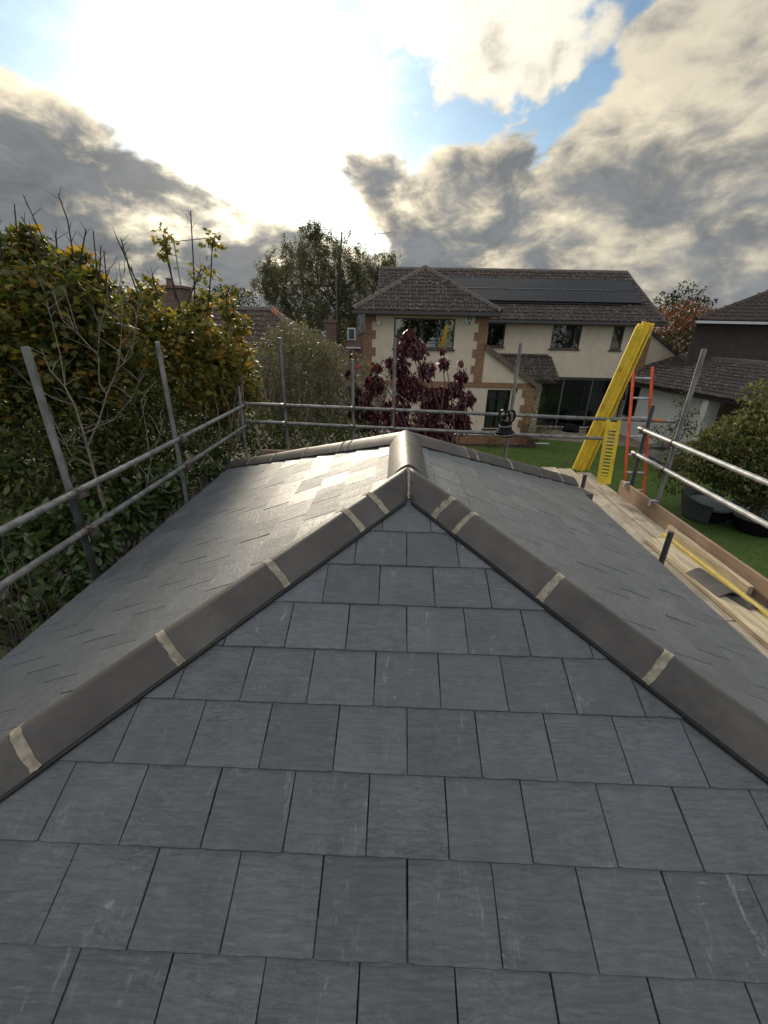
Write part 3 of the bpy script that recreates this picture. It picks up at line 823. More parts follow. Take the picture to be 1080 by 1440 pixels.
# ---- yellow channel planks leaning at the back corner
def channel(P0, P1, w, dpt, face):
    P0, P1 = Vector(P0), Vector(P1); ax = (P1-P0).normalized(); fx = Vector(face); fx = (fx-ax*fx.dot(ax)).normalized(); sx = ax.cross(fx).normalized()
    prof = [(-w/2, 0), (-w/2, dpt), (-w/2+.02, dpt), (-w/2+.024, .018), (-.012, .018), (-.010, dpt*.75), (.010, dpt*.75), (.012, .018), (w/2-.024, .018), (w/2-.02, dpt), (w/2, dpt), (w/2, 0)]
    return MB().prism([P0 + sx*a + fx*b for a, b in prof], P1-P0)
b0, b1 = Vector((2.93, 6.48, BOARDZ+.01)), atY(903, 460, 6.35)
for i, (da, fa) in enumerate((((0, 0, 0), (-.35, -1, .1)), ((.06, .062, 0), (-.35, -1, .1)), ((.135, .085, 0), (-.4, -1, .1)))):
    d = Vector(da)
    o = channel(b0+d, b1+d+Vector((0, .02*i, .03*i)), .155, .055, fa).build('yellow_channel', 'yellow')
    tag(o, ('front yellow ribbed plank of the bundle leaning behind the back rail', 'middle yellow ribbed plank sandwiched in the leaning bundle', 'rear yellow ribbed plank of the bundle, on the side of the orange ladder')[i], 'plank', 'leaning yellow planks')
# slotted yellow guard
gd = thing('ladder_guard', 'yellow slotted panel hung on the scaffold corner post', 'guard', (3.05, 5.5, BOARDZ))
ga, gb = atY(848, 682, 5.45), atY(864, 588, 5.55)
ax = (gb-ga).normalized(); sx = (Vector((1, -.55, 0)) - ax*ax.x).normalized(); nx = ax.cross(sx).normalized(); L = (gb-ga).length
for s in (-1, 1): MB().obox(ga.lerp(gb, .5)+sx*s*.065, sx*.022, nx*.012, ax*L*.47).build('side_rail', 'yellow', gd)
for k in range(13):
    c = ga.lerp(gb, .16+k*.052); MB().obox(c, sx*.045, nx*.008, (ax+sx*.4).normalized()*.011).build('slat', 'yellow', gd)
for k in (.07, .88): MB().obox(ga.lerp(gb, k), sx*.0445, nx*.010, ax*L*.06).build('end_plate', 'yellow', gd)
# ladder
ld = thing('ladder', 'orange ladder with silver rungs standing against the scaffold', 'ladder', (3.4, 5.7, 0))
def stile(uv0, uv1, Y0):
    a, b = atY(*uv0, Y0), atY(*uv1, Y0-.10)
    k = (b.z-0)/(a.z-b.z); foot = b + (b-a)*k
    return a, foot
s0 = stile((889, 548), (877, 690), 5.75); s1 = stile((918, 516), (905, 692), 5.75)
s0 = (s0[0]+(s0[0]-s0[1]).normalized()*.22, s0[1])
for a, f_ in (s0, s1):
    ax = (a-f_).normalized(); sx = Vector((1, 0, 0)); sx = (sx-ax*sx.dot(ax)).normalized(); nx = ax.cross(sx)
    MB().obox(a.lerp(f_, .5), sx*.009, nx*.022, ax*(a-f_).length/2).build('stile', 'orange', ld)
H0 = s1[0].z
zr = atY(903, 532, 5.73).z; k = 0
while zr - .25*k > .1:
    z = zr-.25*k
    pa = s0[1].lerp(s0[0], z/s0[0].z); pb = s1[1].lerp(s1[0], z/s1[0].z)
    MB().tube([pa, pb], .014, 8).build('rung', 'galv_bright', ld, True); k += 1
# black rubber tub hanging on the back rail
c = bk(711); c = Vector((c.x, c.y-.10, BZ-.02))
tub = thing('hanging_tub', 'black rubber tub hanging by looped handles from the back guard rail', 'bucket', c)
MB().lathe(c+Vector((0, 0, -.26)), [(.05, -.01), (.10, 0), (.135, .05), (.14, .06), (.115, .075), (.085, .12), (.08, .2), (.085, .215)], 20).build('body', 'rubber', tub, True)
for z, r in ((-.215, .135), (-.10, .088)):
    MB().tube([c+Vector((math.cos(a)*r, math.sin(a)*r, z+.02*math.sin(a+1))) for a in np.linspace(0, 2*PI, 20)], .006, 6).build('rope_band', 'rope', tub, True)
for s in (-1, 1):
    MB().tube([c+Vector((s*.07+s*.045*math.sin(a), .02*s, -.06+.13*(1-math.cos(a))/2*1.2)) for a in np.linspace(0, PI, 10)] +
              [c+Vector((s*.02, .02*s, .09)), c+Vector((s*.05, .03*s, -.05))], .015, 8).build('handle', 'rubber', tub, True)
lump('cloth_scrap', c+Vector((-.07, 0, .085)), (.03, .03, .025), 'white_plastic', 'scrap of white cloth caught on the black hanging tub', 'cloth', None, 9)

# ================================================================== ground
def struct(o): o['kind'] = 'structure'; return o
struct(MB().box((-400, -60, -.3), (400, 600, -.02)).build('ground', 'soil'))
lawnp = [(.2, 7.4), (14.0, 7.4), (14.0, 14.5), (11.3, 19.0), (7.0, 20.2), (6.3, 18.5), (-1.5, 18.5), (-1.0, 10.0)]
struct(MB().prism([(x, y, -.015) for x, y in lawnp], (0, 0, .015)).build('lawn', 'lawn'))
struct(MB().prism([(x, y, -.015) for x, y in [(7.0, 20.2), (11.3, 19.0), (13.8, 15.5), (16, 16), (16, 22.5), (6.2, 22.5), (6.2, 20.2)]], (0, 0, .03)).build('patio', 'paving'))
pav = bpy.data.objects['patio']
for i in range(13):
    for j in range(4):
        x, y = 6.5+i*.62+(.31 if j % 2 else 0), 20.35+j*.52
        if x > 13.6 or (y < 20.9 and x < 7.2): continue
        MB().box((x+.012, y+.012, .012), (x+.60, y+.50, .032+random.random()*.006)).build('paving_slab', 'paving', pav)
def inside(x, y, poly):
    c = False; n = len(poly)
    for i in range(n):
        (x0, y0), (x1, y1) = poly[i], poly[(i+1) % n]
        if (y0 > y) != (y1 > y) and x < (x1-x0)*(y-y0)/(y1-y0)+x0: c = not c
    return c
gp = [(x, y) for x, y in rng.uniform((-1.5, 7.4), (14, 20.3), (70000, 2)) if inside(x, y, lawnp)]
N = len(gp); gp = np.c_[np.array(gp), np.zeros(N)]
ga_ = rng.normal(size=(N, 3))*.35; ga_[:, 2] = 1
o = leaves('grass', gp, rng.uniform(.025, .06, N), ga_, (np.array([(-.12, 0, 0), (.12, 0, 0), (0, 1, 0)]), [(0, 1, 2)]), 'grass')
tag(o, 'short mown green grass of the lawn', 'grass', kind='stuff')
hb = MB(); hx = np.linspace(-260, 260, 60)
top = [5 + 3.0*math.sin(x*.02+1) + 1.6*math.sin(x*.07) + rng.random()*1.2 for x in hx]
for i in range(59): hb.prism([(hx[i], 230, -.5), (hx[i+1], 230, -.5), (hx[i+1], 230, top[i+1]), (hx[i], 230, top[i])], (0, 40, 0))
struct(hb.build('hills', 'hill'))

# ================================================================== building tools
def wall_holes(x0, x1, z0, z1, Yf, th, holes):
    """front wall in the plane y=Yf with rectangular openings (x0,x1,z0,z1)"""
    xs = sorted({x0, x1, *[h[0] for h in holes], *[h[1] for h in holes]}); zs = sorted({z0, z1, *[h[2] for h in holes], *[h[3] for h in holes]})
    mb = MB()
    for i in range(len(xs)-1):
        for j in range(len(zs)-1):
            cx, cz = (xs[i]+xs[i+1])/2, (zs[j]+zs[j+1])/2
            if any(h[0] < cx < h[1] and h[2] < cz < h[3] for h in holes): continue
            mb.box((xs[i], Yf, zs[j]), (xs[i+1], Yf+th, zs[j+1]))
    return mb
def tile_field(O, ex, ey, W, L, du, dv, clips=(), prof='roll', lift=.035):
    """profiled roof tiles joined into one mesh; ex along the eave, ey up the slope"""
    ex, ey = Vector(ex).normalized(), Vector(ey).normalized(); n = ex.cross(ey).normalized(); O = Vector(O)
    mb = MB(); nu, nv = int(W/du)+1, int(L/dv)+1
    for j in range(nv):
        for i in range(nu):
            u, v = i*du, j*dv
            cu, cv = u+du/2, v+dv/2
            if cu > W+du*.1 or cv > L+dv*.2: continue
            if any(a*cu+b*cv > c for a, b, c in clips): continue
            jt = random.uniform(-.004, .006); sk = random.uniform(-.006, .006)
            if prof == 'roll': P = [(0, .0), (.12, .03), (.28, .03), (.40, .0), (.55, .028), (.72, .028), (.86, .0), (1, .0)]
            else: P = [(0.0, .006), (.5, .010), (1, .006)]
            V = []
            for z_, vv in ((lift, v+sk), (lift*.15, v+dv*1.05)):
                for s, h in P: V.append(O + ex*(u+.004+s*(du-.008)) + ey*vv + n*(z_+h+jt))
            m = len(P)
            for s, h in P: V.append(O + ex*(u+.004+s*(du-.008)) + ey*(v+sk) + n*-.005)
            Fc = [(k, k+1, m+k+1, m+k) for k in range(m-1)] + [(2*m+k, 2*m+k+1, k+1, k) for k in range(m-1)]
            Fc += [(0, m, 2*m), (m-1, 3*m-1, 2*m-1)]
            mb.add(V, Fc)
    return mb
def ridge_line(a, b, n, m, parent, r=.12, name='ridge_tile', h=.05):
    a, b = Vector(a), Vector(b)
    for i in range(n):
        p, q = a.lerp(b, (i+.02)/n), a.lerp(b, (i+.98)/n)
        saddle(p, q, r, h+r*.55, h-.05, .02, 1, 1.8).build(name, m, parent, True)
def window(house, x0, x1, z0, z1, Yf, lights, frame='brown_frame', depth=.08, curtains=(), sill=True, gl='glass', transom=None, fw=.055):
    """a window part with panes, bars and curtains as sub-parts"""
    y = Yf+depth
    fb = MB(); fb.box((x0, y, z0), (x1, y+.06, z0+fw)); fb.box((x0, y, z1-fw), (x1, y+.06, z1))
    fb.box((x0, y, z0+fw), (x0+fw, y+.06, z1-fw)); fb.box((x1-fw, y, z0+fw), (x1, y+.06, z1-fw))
    xs = [x0+fw] + [x0+(x1-x0)*k for k in lights] + [x1-fw]
    for k in xs[1:-1]: fb.box((k-fw*.45, y-.004, z0+fw), (k+fw*.45, y+.06, z1-fw))
    if transom: fb.box((x0+fw, y-.006, transom-fw*.45), (x1-fw, y+.058, transom+fw*.45))
    w = fb.build('window', frame, house)
    for i in range(len(xs)-1):
        MB().box((xs[i], y+.02, z0+fw), (xs[i+1], y+.028, z1-fw)).build('pane', gl, w)
    if sill: MB().box((x0-.06, Yf-.07, z0-.06), (x1+.06, Yf+depth-.004, z0-.004)).build('sill', frame, w)
    MB().box((x0-.3, y+1.6, z0-.3), (x1+.3, y+1.7, z1+.2)).build('room_back', 'room', w)
    for (c0, c1, tie) in curtains:
        cb = MB(); n = 18; zz = [z0+.03, z0+(z1-z0)*.42, z1-.05]
        rows = []
        for zi, z in enumerate(zz):
            row = []
            for k in range(n+1):
                s = k/n; a0, a1 = c0, c1
                if tie and zi == 1:
                    if tie > 0: a0 = c0 + (c1-c0)*.45
                    else: a1 = c1 - (c1-c0)*.45
                row.append((x0+(x1-x0)*(a0+(a1-a0)*s), y+.16+.03*math.sin(k*2.1), z))
            rows += row
        Fc = [(r*(n+1)+k, r*(n+1)+k+1, (r+1)*(n+1)+k+1, (r+1)*(n+1)+k) for r in (0, 1) for k in range(n)]
        cb.add(rows, Fc); cb.add([(a, b+.004, c) for a, b, c in rows], [f[::-1] for f in Fc]); cb.build('curtain', 'curtain', w, True)
    return w

# ================================================================== the cream house across the garden
YW, YM = 19.0, 22.5
house = thing('cream_house', 'cream rendered two storey house with brick quoins and brown tiled roofs', 'house', (5, 22.5, 0))
def rect(u0, v0, u1, v1, Yp):
    a, b = atY(u0, v1, Yp), atY(u1, v0, Yp); return (a.x, b.x, a.z, b.z)
wx0, wx1 = -1.42, 3.68; weave = 5.42
H_up = rect(553.5, 446, 641, 493, YW); H_low = rect(673, 541, 709, 596, YW); H_mid = rect(594, 538, 638, 575, YW)
H_up = (H_up[0], H_up[1], 4.03, 5.2)
H_low = (4.0, 5.02, .72, 2.42); H_mid = (1.1, 2.35, 1.35, 2.45)
wall_holes(wx0, wx1, 0, weave, YW, .28, [H_up, H_mid]).build('wing_wall', 'render_cream', house)
MB().box((wx0, YW+.28, 0), (wx0+.28, YM+1, weave)).build('wing_side_wall', 'render_cream', house)
MB().box((wx1-.28, YW+.28, 0), (wx1, YM, weave)).build('wing_side_wall', 'render_cream', house)
# lean-to with half gable
lx1 = 6.02; zl, zh = 2.62, 4.12
wall_holes(wx1+.003, lx1, 0, zl, YW+.002, .25, [H_low]).build('lean_to_wall', 'render_cream', house)
MB().prism([(wx1+.003, YW+.002, zl+.003), (lx1, YW+.002, zl+.003), (lx1, YW+.002, zl+.05), (wx1+.003, YW+.002, zh)], (0, .25, 0)).build('gable_wall', 'render_cream', house)
MB().box((lx1-.25, YW+.26, 0), (lx1-.003, YM, zl)).build('lean_to_side_wall', 'brick', house)
dv = Vector((lx1+.25-wx1, 0, -(zh-zl)*(lx1+.25-wx1)/(lx1-wx1)))
vg = MB(); vg.prism([(wx1+.003, YW-.12, zh+.04), (wx1+.003, YW-.12, zh+.16), (lx1+.25, YW-.12, zh+.16+dv.z), (lx1+.25, YW-.12, zh+.04+dv.z)], (0, 3.55, 0))
vg.build('lean_to_roof', 'ridge_concrete', house)
MB().prism([(wx1+.003, YW-.135, zh-.06), (wx1+.003, YW-.135, zh+.10), (lx1+.28, YW-.135, zh+.10+dv.z), (lx1+.28, YW-.135, zh-.06+dv.z)], (0, .014, 0)).build('verge_board', 'brick_dark', house)
# brick band, plinth, quoins
MB().box((wx0-.01, YW-.028, 2.50), (lx1+.01, YW-.002, 2.72)).build('brick_band', 'brick', house)
MB().box((wx0-.02, YW-.05, 0), (lx1+.02, YW-.003, .42)).build('plinth', 'brick', house)
MB().box((wx0-.02, YW-.07, .421), (lx1+.02, YW-.004, .47)).build('plinth_cap', 'render_white', house)
def quoins(xe, sgn, z0, z1, Yf):
    z, k = z0, 0
    while z < z1-.1:
        w = .50 if k % 2 else .34; h = min(.33, z1-z)
        a, b = (xe, xe+sgn*w) if sgn > 0 else (xe+sgn*w, xe)
        MB().box((a-(.012 if sgn > 0 else 0), Yf-.03, z+.002), (b+(.012 if sgn < 0 else 0), Yf-.001, z+h-.002)).build('quoin', 'brick', house)
        z += h; k += 1
quoins(wx0, 1, .48, 2.49, YW); quoins(wx0, 1, 2.73, weave-.12, YW); quoins(wx1, -1, 2.73, weave-.12, YW); quoins(lx1, -1, .48, 2.49, YW)
window(house, *H_up, YW, (.245, .72), curtains=((.0, .16, 0), (.84, 1.0, 0), (.42, .50, 0)))
window(house, *H_mid, YW, (.5,), curtains=(), gl='glass_dark')
window(house, *H_low, YW, (), curtains=((.05, .42, 1), (.55, .95, -1)), transom=2.05, gl='glass_dark')
for z, xa in ((2.12, H_low),):
    pass
# alarm box with its round badge, spotlight
al = atY(660, 449, YW)
ab = MB().lathe((0, 0, 0), [(.17, 0), (.20, .02), (.20, .06), (.15, .09)], 24)
ab.v = [(x+al.x, YW-z-.004, y+al.z) for x, y, z in ab.v]; alarm = ab.build('alarm_box', 'white_plastic', house, True)
MB().box((al.x-.26, YW-.012, al.z-.2), (al.x-.205, YW-.001, al.z+.2)).build('alarm_plate', 'white_plastic', house)
rg = MB().tube([(al.x+.10*math.cos(a), YW-.096, al.z+.10*math.sin(a)) for a in np.linspace(0, 2*PI, 25)], .014, 6); rg.build('alarm_ring', 'teal_print', alarm)
MB().box((al.x-.07, YW-.102, al.z-.015), (al.x+.07, YW-.094, al.z+.05)).build('alarm_print', 'teal_print', alarm)
MB().lathe((al.x, YW-.06, al.z-.15), [(.05, -.02), (.06, 0), (.04, .03)], 12).build('alarm_lamp', 'black_iron', alarm)
sp = atY(533, 453, YW)
MB().tube([(sp.x-.02, YW, sp.z), (sp.x+.0, YW-.16, sp.z-.03)], [.04, .065], 10).build('spotlight', 'white_plastic', house, True)
wl_ = atY(724, 545, YW)
q = MB().tube([(wl_.x, YW, wl_.z+.1), (wl_.x, YW-.15, wl_.z+.16), (wl_.x, YW-.17, wl_.z+.02)], .018, 6); q.lathe((wl_.x, YW-.17, wl_.z-.22), [(.03, 0), (.07, .05), (.09, .2), (.03, .26)], 8); q.build('wall_lantern', 'black_iron', house, True)
# wing roof: hip end facing the garden
ov = .42; we = weave+.02
rp = Vector(((wx0+wx1)/2, 21.6, 7.28))
Eo = [Vector((wx0-ov, YW-ov, we)), Vector((wx1+ov, YW-ov, we)), Vector((wx1+ov, YM+1.2, we)), Vector((wx0-ov, YM+1.2, we))]
rb_ = Vector((rp.x, 25.2, rp.z))
core = MB(); core.add([*Eo, rp, rb_], [(0, 1, 4), (1, 2, 5, 4), (3, 0, 4, 5), (0, 3, 2, 1)])
wr = core.build('wing_roof', 'roof_tile', house)
W = Eo[1].x-Eo[0].x; slope = rp - Vector((rp.x, Eo[0].y, we)); Ls = slope.length
tag(tile_field(Eo[0]+Vector((0, 0, .01)), (1, 0, 0), slope, W, Ls, .30, .30, [(1, W/2/Ls, W), (-1, W/2/Ls, 0)]).build('tile_field', 'roof_tile', wr), kind='stuff')
sl2 = Vector((rp.x-Eo[1].x, 0, rp.z-we)); D = YM+1.2-(YW-ov)
kk = (rp.y-Eo[1].y)/sl2.length
tag(tile_field(Eo[1]+Vector((.0, 0, .01)), (0, 1, 0), sl2, D, sl2.length, .30, .30, [(-1, kk, 0)]).build('tile_field', 'roof_tile', wr), kind='stuff')
tag(tile_field(Eo[3]+Vector((.0, 0, .01)), (0, -1, 0), Vector((-sl2.x, 0, sl2.z)), D, sl2.length, .30, .30, [(1, kk, D)]).build('tile_field', 'roof_tile', wr), kind='stuff')
ridge_line(rp, Eo[0]+Vector((0, 0, .03)), 11, 'ridge_concrete', wr, .13); ridge_line(rp, Eo[1]+Vector((0, 0, .03)), 11, 'ridge_concrete', wr, .13); ridge_line(rp, rb_, 7, 'ridge_concrete', wr, .13)
MB().box((Eo[0].x, Eo[0].y-.1, we-.12), (Eo[1].x, Eo[0].y-.005, we+.0)).build('gutter', 'gutter', house)
MB().box((Eo[0].x+.02, Eo[0].y, we-.16), (Eo[1].x-.02, YW+.0, we-.012)).build('soffit', 'brown_frame', house)
# main range
mx0, mx1 = -1.0, 12.35; me_ = 5.22
Hm = [rect(683.5, 455, 712, 487, YM), rect(773, 457, 820, 490, YM), rect(857, 459, 880, 492, YM)]
Hd = rect(763, 532, 866, 590, YM); Hd = (7.30, 11.6, .12, 2.58)
wall_holes(wx1+.003, mx1, 0, me_, YM, .28, Hm+[Hd]).build('main_wall', 'render_cream', house)
MB().box((mx1-.28, YM+.28, 0), (mx1, 30.3, me_)).build('main_end_wall', 'render_cream', house)
MB().box((mx0, 30.0, 0), (mx1-.3, 30.25, me_)).build('main_back_wall', 'render_cream', house)
window(house, *Hm[0], YM, (), curtains=(), gl='glass_dark'); window(house, *Hm[1], YM, (.58,), curtains=((.82, 1, 0),), gl='glass_dark'); window(house, *Hm[2], YM, (), curtains=((.1, .5, 0),), gl='glass_dark')
w_ = window(house, *Hd, YM, (.30, .64), 'alu_frame', .10, (), False, 'glass_dark', fw=.05)
MB().box((Hd[0]-.1, YM-.03, 2.585), (Hd[1]+.1, YM-.001, 2.67)).build('door_lintel', 'gutter', house)
MB().box((Hd[0], YM-.12, .0), (Hd[1], YM-.001, .115)).build('threshold', 'alu_frame', house)
# furniture glimpsed inside the doors
ins = MB(); ins.box((9.0, 23.6, .75), (10.6, 24.2, .82))
for x in (9.1, 10.5): ins.box((x-.04, 23.7, .05), (x+.04, 24.1, .75))
tag(ins.build('dining_table', 'room_thing'), 'dim table seen through the sliding glass doors', 'table')
lump('armchair', (9.8, 23.35, .55), (.55, .35, .5), 'room_thing', 'pale armchair dimly seen behind the sliding doors', 'armchair', None, 3)
MB().box((wx1, YM+.29, .0), (mx1-.29, 29.9, .1)).build('floor_slab', 'room', house)
MB().tube([(4.15, YM-.07, me_-.1), (4.15, YM-.07, 3.8)], .035, 8).build('downpipe', 'gutter', house, True)
MB().tube([(mx1-.75, YM-.07, me_-.1), (mx1-.75, YM-.07, .05)], .035, 8).build('downpipe', 'gutter', house, True)
# main roof
my = 26.3; mz = 7.72
E0, E1 = Vector((mx0-.1, YM-.45, me_+.02)), Vector((mx1+.25, YM-.45, me_+.02))
R0m, R1m = Vector((mx0-.1, my, mz)), Vector((mx1-.05, my, mz))
B0, B1 = Vector((mx0-.1, 30.4, me_)), Vector((mx1+.25, 30.4, me_))
mr = MB().add([E0, E1, B1, B0, R0m, R1m], [(0, 1, 5, 4), (2, 3, 4, 5), (0, 4, 3), (1, 2, 5), (0, 3, 2, 1)]).build('main_roof', 'roof_tile', house)
msl = R0m-E0; Wm = E1.x-E0.x; Lm = msl.length
tag(tile_field(E0+Vector((0, 0, .01)), (1, 0, 0), msl, Wm, Lm, .30, .31, [(1, .3/Lm, Wm)]).build('tile_field', 'roof_tile', mr), kind='stuff')
ridge_line(R0m, R1m, 28, 'ridge_concrete', mr, .13)
ridge_line(R1m, E1+Vector((0, 0, .03)), 12, 'ridge_concrete', mr, .09, 'verge_tile', .02)
MB().box((wx1+ov, E0.y-.1, me_-.10), (E1.x, E0.y-.005, me_+.02)).build('gutter', 'gutter', house)
MB().box((wx1+.01, E0.y, me_-.14), (E1.x-.02, YM-.0, me_-.002)).build('soffit', 'brown_frame', house)
# solar panels, two rows
eu = msl.normalized(); en = Vector((1, 0, 0)).cross(eu).normalized()
for r in range(2):
    for c_ in range(11):
        x = 2.05 + c_*.905 + .0; o_ = E0 + eu*(1.50 + r*1.16) + en*.14; o_.x = x
        if r == 1 and False: continue
        M = Matrix(((1, eu.x, en.x, o_.x), (0, eu.y, en.y, o_.y), (0, eu.z, en.z, o_.z), (0, 0, 0, 1)))
        fr_ = MB(); fr_.box((0, 0, 0), (.89, .02, .04)); fr_.box((0, 1.11, 0), (.89, 1.13, .04)); fr_.box((0, .02, 0), (.02, 1.11, .04)); fr_.box((.87, .02, 0), (.89, 1.11, .04))
        p_ = link('solar_panel', fr_.mesh('solar_panel', 'gutter'), house); p_.matrix_parent_inverse = Matrix.Translation(-Vector(house.location)); p_.matrix_basis = M
        g_ = link('cells', MB().box((.02, .02, .005), (.87, 1.11, .03)).mesh('cells', 'solar_cell'), p_)
MB().obox(E0+eu*1.4+en*.06+Vector((7.0, 0, 0)), Vector((5.0, 0, 0)), eu*.03, en*.06).build('panel_rail', 'black_iron', mr)
MB().obox(E0+eu*2.645+en*.17+Vector((7.0, 0, 0)), Vector((4.95, 0, 0)), eu*.014, en*.02).build('panel_rail', 'alu_frame', mr)
# porch roof in front of the main wall
q0, q1 = Vector((4.4, 20.75, 2.66)), Vector((7.55, 20.75, 2.66)); qs = Vector((0, YM-.01-20.75, .95))
pr = MB().prism([q0, q1, q1+qs, q0+qs], (0, 0, -.06)).build('porch_roof', 'roof_tile', house)
tag(tile_field(q0+Vector((0, 0, .005)), (1, 0, 0), qs, 3.15, qs.length, .30, .30).build('tile_field', 'roof_tile', pr), kind='stuff')
MB().box((4.4, YM-.12, 3.66), (7.5, YM-.002, 3.74)).build('porch_flashing', 'ridge_concrete', pr)
MB().box((6.75, 21.2, 0), (7.05, YM, 2.56)).build('porch_wall', 'render_cream', house)
MB().box((q0.x, 20.66, 2.54), (q1.x, 20.745, 2.64)).build('porch_gutter', 'brown_frame', house)
# cream annexe on the right end
MB().prism([(mx1+.003, YM+.4, 0), (14.4, YM+.4, 0), (14.4, YM+.4, 3.55), (mx1+.003, YM+.4, 4.85)], (0, .3, 0)).build('annexe_wall', 'render_cream', house)
MB().prism([(mx1+.003, YM+.3, 4.86), (14.8, YM+.3, 3.31), (14.8, YM+.3, 3.45), (mx1+.003, YM+.3, 5.02)], (0, 4, 0)).build('annexe_roof', 'roof_tile', house)
MB().box((mx1-.5, YM-.03, .02), (mx1+.01, YM-.002, 4.6)).build('corner_brick', 'brick', house)

# ---- aerials and dishes
def aerial(c, h, label, n=6, az_=0.3, L=1.0):
    t = thing('tv_aerial', label, 'aerial', c)
    MB().tube([c, c+Vector((0, 0, h))], .022, 6).build('mast', 'metal_aerial', t)
    d = Vector((math.cos(az_), math.sin(az_), .12)); sd = Vector((-math.sin(az_), math.cos(az_), 0)); tp = c+Vector((0, 0, h-.08))
    MB().tube([tp-d*L*.2, tp+d*L*.8], .014, 5).build('boom', 'metal_aerial', t)
    for k in range(n): MB().tube([tp+d*(L*(.8-k*.9/n))-sd*.18, tp+d*(L*(.8-k*.9/n))+sd*.18], .007, 4).build('element', 'metal_aerial', t)
    return t
aerial(atY(527, 379, 26), 1.7, 'tv aerial on a mast above the left end of the cream house roof', 8, .2, 1.0)

# ================================================================== garage and dark house on the right
ga0, ga1 = atZ(905, 541, 2.62), atZ(1062, 569, 2.62)
gx = (ga1-ga0).normalized(); gy = Vector((-gx.y, gx.x, 0))
ga0 = ga0 - gx*1.5; gax = ga1-ga0; gl_ = gax.length
gar = thing('garage', 'low white walled garage with a brown tiled roof beside the hedge', 'garage', (ga0+gax*.5)-Vector((0, 0, 2.62)))
GRZ = 3.74; dep = 3.2; rise = GRZ-2.62; ru = -1.0
def G(a, b, z): p = ga0+gx*a+gy*b; return Vector((p.x, p.y, z))
gl_ = gl_+1.6
MB().add([G(0,0,2.62), G(gl_,0,2.62), G(gl_,dep,GRZ), G(ru,dep,GRZ), G(ru,dep*2,2.62), G(gl_,dep*2,2.62)], [(0,1,2,3), (2,5,4,3), (0,3,4), (0,4,5,1), (1,5,2)]).build('roof_deck', 'roof_tile', gar)
gs = gy*dep+Vector((0, 0, rise))
grf = tile_field(G(0, 0, 2.64)+gx*ru, gx, gs, gl_-ru, gs.length, .30, .30, [(-1, ru/gs.length, ru+.1)])
tag(grf.build('tile_field', 'roof_tile', gar), kind='stuff')
ridge_line(G(ru, dep, GRZ), G(gl_, dep, GRZ), 22, 'ridge_concrete', gar, .13)
ridge_line(G(0, 0, 2.66), G(ru, dep, GRZ+.01), 8, 'ridge_concrete', gar, .08, 'verge_tile', .02)
wa, wb = atZ(897, 545, 2.5), atZ(1010, 562, 2.5)
def GW(a, z, inset): return G(a, inset, z)
def gbox(a0, a1, b0, b1, z0, z1): return MB().prism([G(a0, b0, z0), G(a1, b0, z0), G(a1, b1, z0), G(a0, b1, z0)], (0, 0, z1-z0))
we_ = (wb-ga0).dot(gx)
gbox(.15, we_, .35, .6, 0, 2.56).build('wall', 'render_white', gar)
gbox(we_-.25, we_, .02, .345, 0, 2.5).build('buttress', 'render_white', gar)
gbox(we_+.02, gl_-.1, .8, 1.0, 0, 2.6).build('recess_wall', 'brick_dark', gar)
gbox(-.05, gl_, -.06, .02, 2.5, 2.60).build('gutter', 'black_iron', gar)
gbox(.0, gl_, .02, .35, 2.565, 2.60).build('soffit', 'brown_frame', gar)
wn = gbox(.25, 1.0, .30, .345, 1.0, 2.42); wno = wn.build('window', 'brown_frame', gar)
gbox(.32, .58, .285, .299, 1.08, 2.34).build('pane', 'glass_dark', wno); gbox(.66, .93, .285, .299, 1.08, 2.34).build('pane', 'glass_dark', wno)
la = (atZ(930, 552, 2.05)-ga0).dot(gx); lb = .345
pts = [G(la, lb, 1.9), G(la, lb-.12, 2.12), G(la-.06, lb-.26, 2.12), G(la-.08, lb-.3, 2.02)]
lq = MB().tube(pts, .018, 6); lq.lathe(G(la-.08, lb-.3, 1.80), [(.03, 0), (.08, .06), (.10, .18), (.03, .24)], 8)
lq.tube([G(la, lb-.01, 1.70), G(la, lb-.01, 1.98)], .05, 8); lq.build('wall_lantern', 'black_iron', gar, True)
dk = thing('tile_hung_house', 'dark tile hung house with a brown roof beyond the garage', 'house', (17, 22, 0))
dx0 = 13.35
MB().prism([(dx0, 21.0, 0), (26, 21, 0), (26, 32.5, 0), (dx0*1.6, 32.5, 0)], (0, 0, 5.35)).build('wall', 'brick_dark', dk)
hung = MB()
for j in range(18):
    for i in range(48):
        x = dx0+.0+i*.17+(.085 if j % 2 else 0); z = 3.4+j*.11
        hung.box((x+.004, 20.985-.012*(j % 2)-random.random()*.006, z), (x+.166, 20.996, z+.106))
tag(hung.build('hung_tiles', 'roof_tile_black', dk), kind='stuff')
de0, de1, dr1 = Vector((dx0-.35, 20.55, 5.36)), Vector((26.4, 20.55, 5.36)), atY(1210, 362, 26.5)
dr = MB().add([de0, de1, Vector((26.4, 33, 5.36)), Vector((de0.x*1.6, 33, 5.36)), dr1], [(0,1,4), (1,2,4), (2,3,4), (3,0,4), (3,2,1,0)]).build('roof', 'roof_tile_black', dk)
ds = Vector((0, dr1.y-de0.y, dr1.z-de0.z)); Wd = de1.x-de0.x; kx = (dr1.x-de0.x)/ds.length
tag(tile_field(de0+Vector((0, 0, .01)), (1, 0, 0), ds, Wd, ds.length, .30, .32, [(-1, kx, 0), (1, (de1.x-dr1.x)/ds.length, Wd)]).build('tile_field', 'roof_tile_black', dr), kind='stuff')
ridge_line(de0+Vector((0, 0, .02)), dr1, 20, 'roof_tile_black', dr, .1, 'hip_tile')
MB().box((de0.x, 20.45, 5.24), (de1.x, 20.546, 5.34)).build('gutter', 'gutter_white', dk)

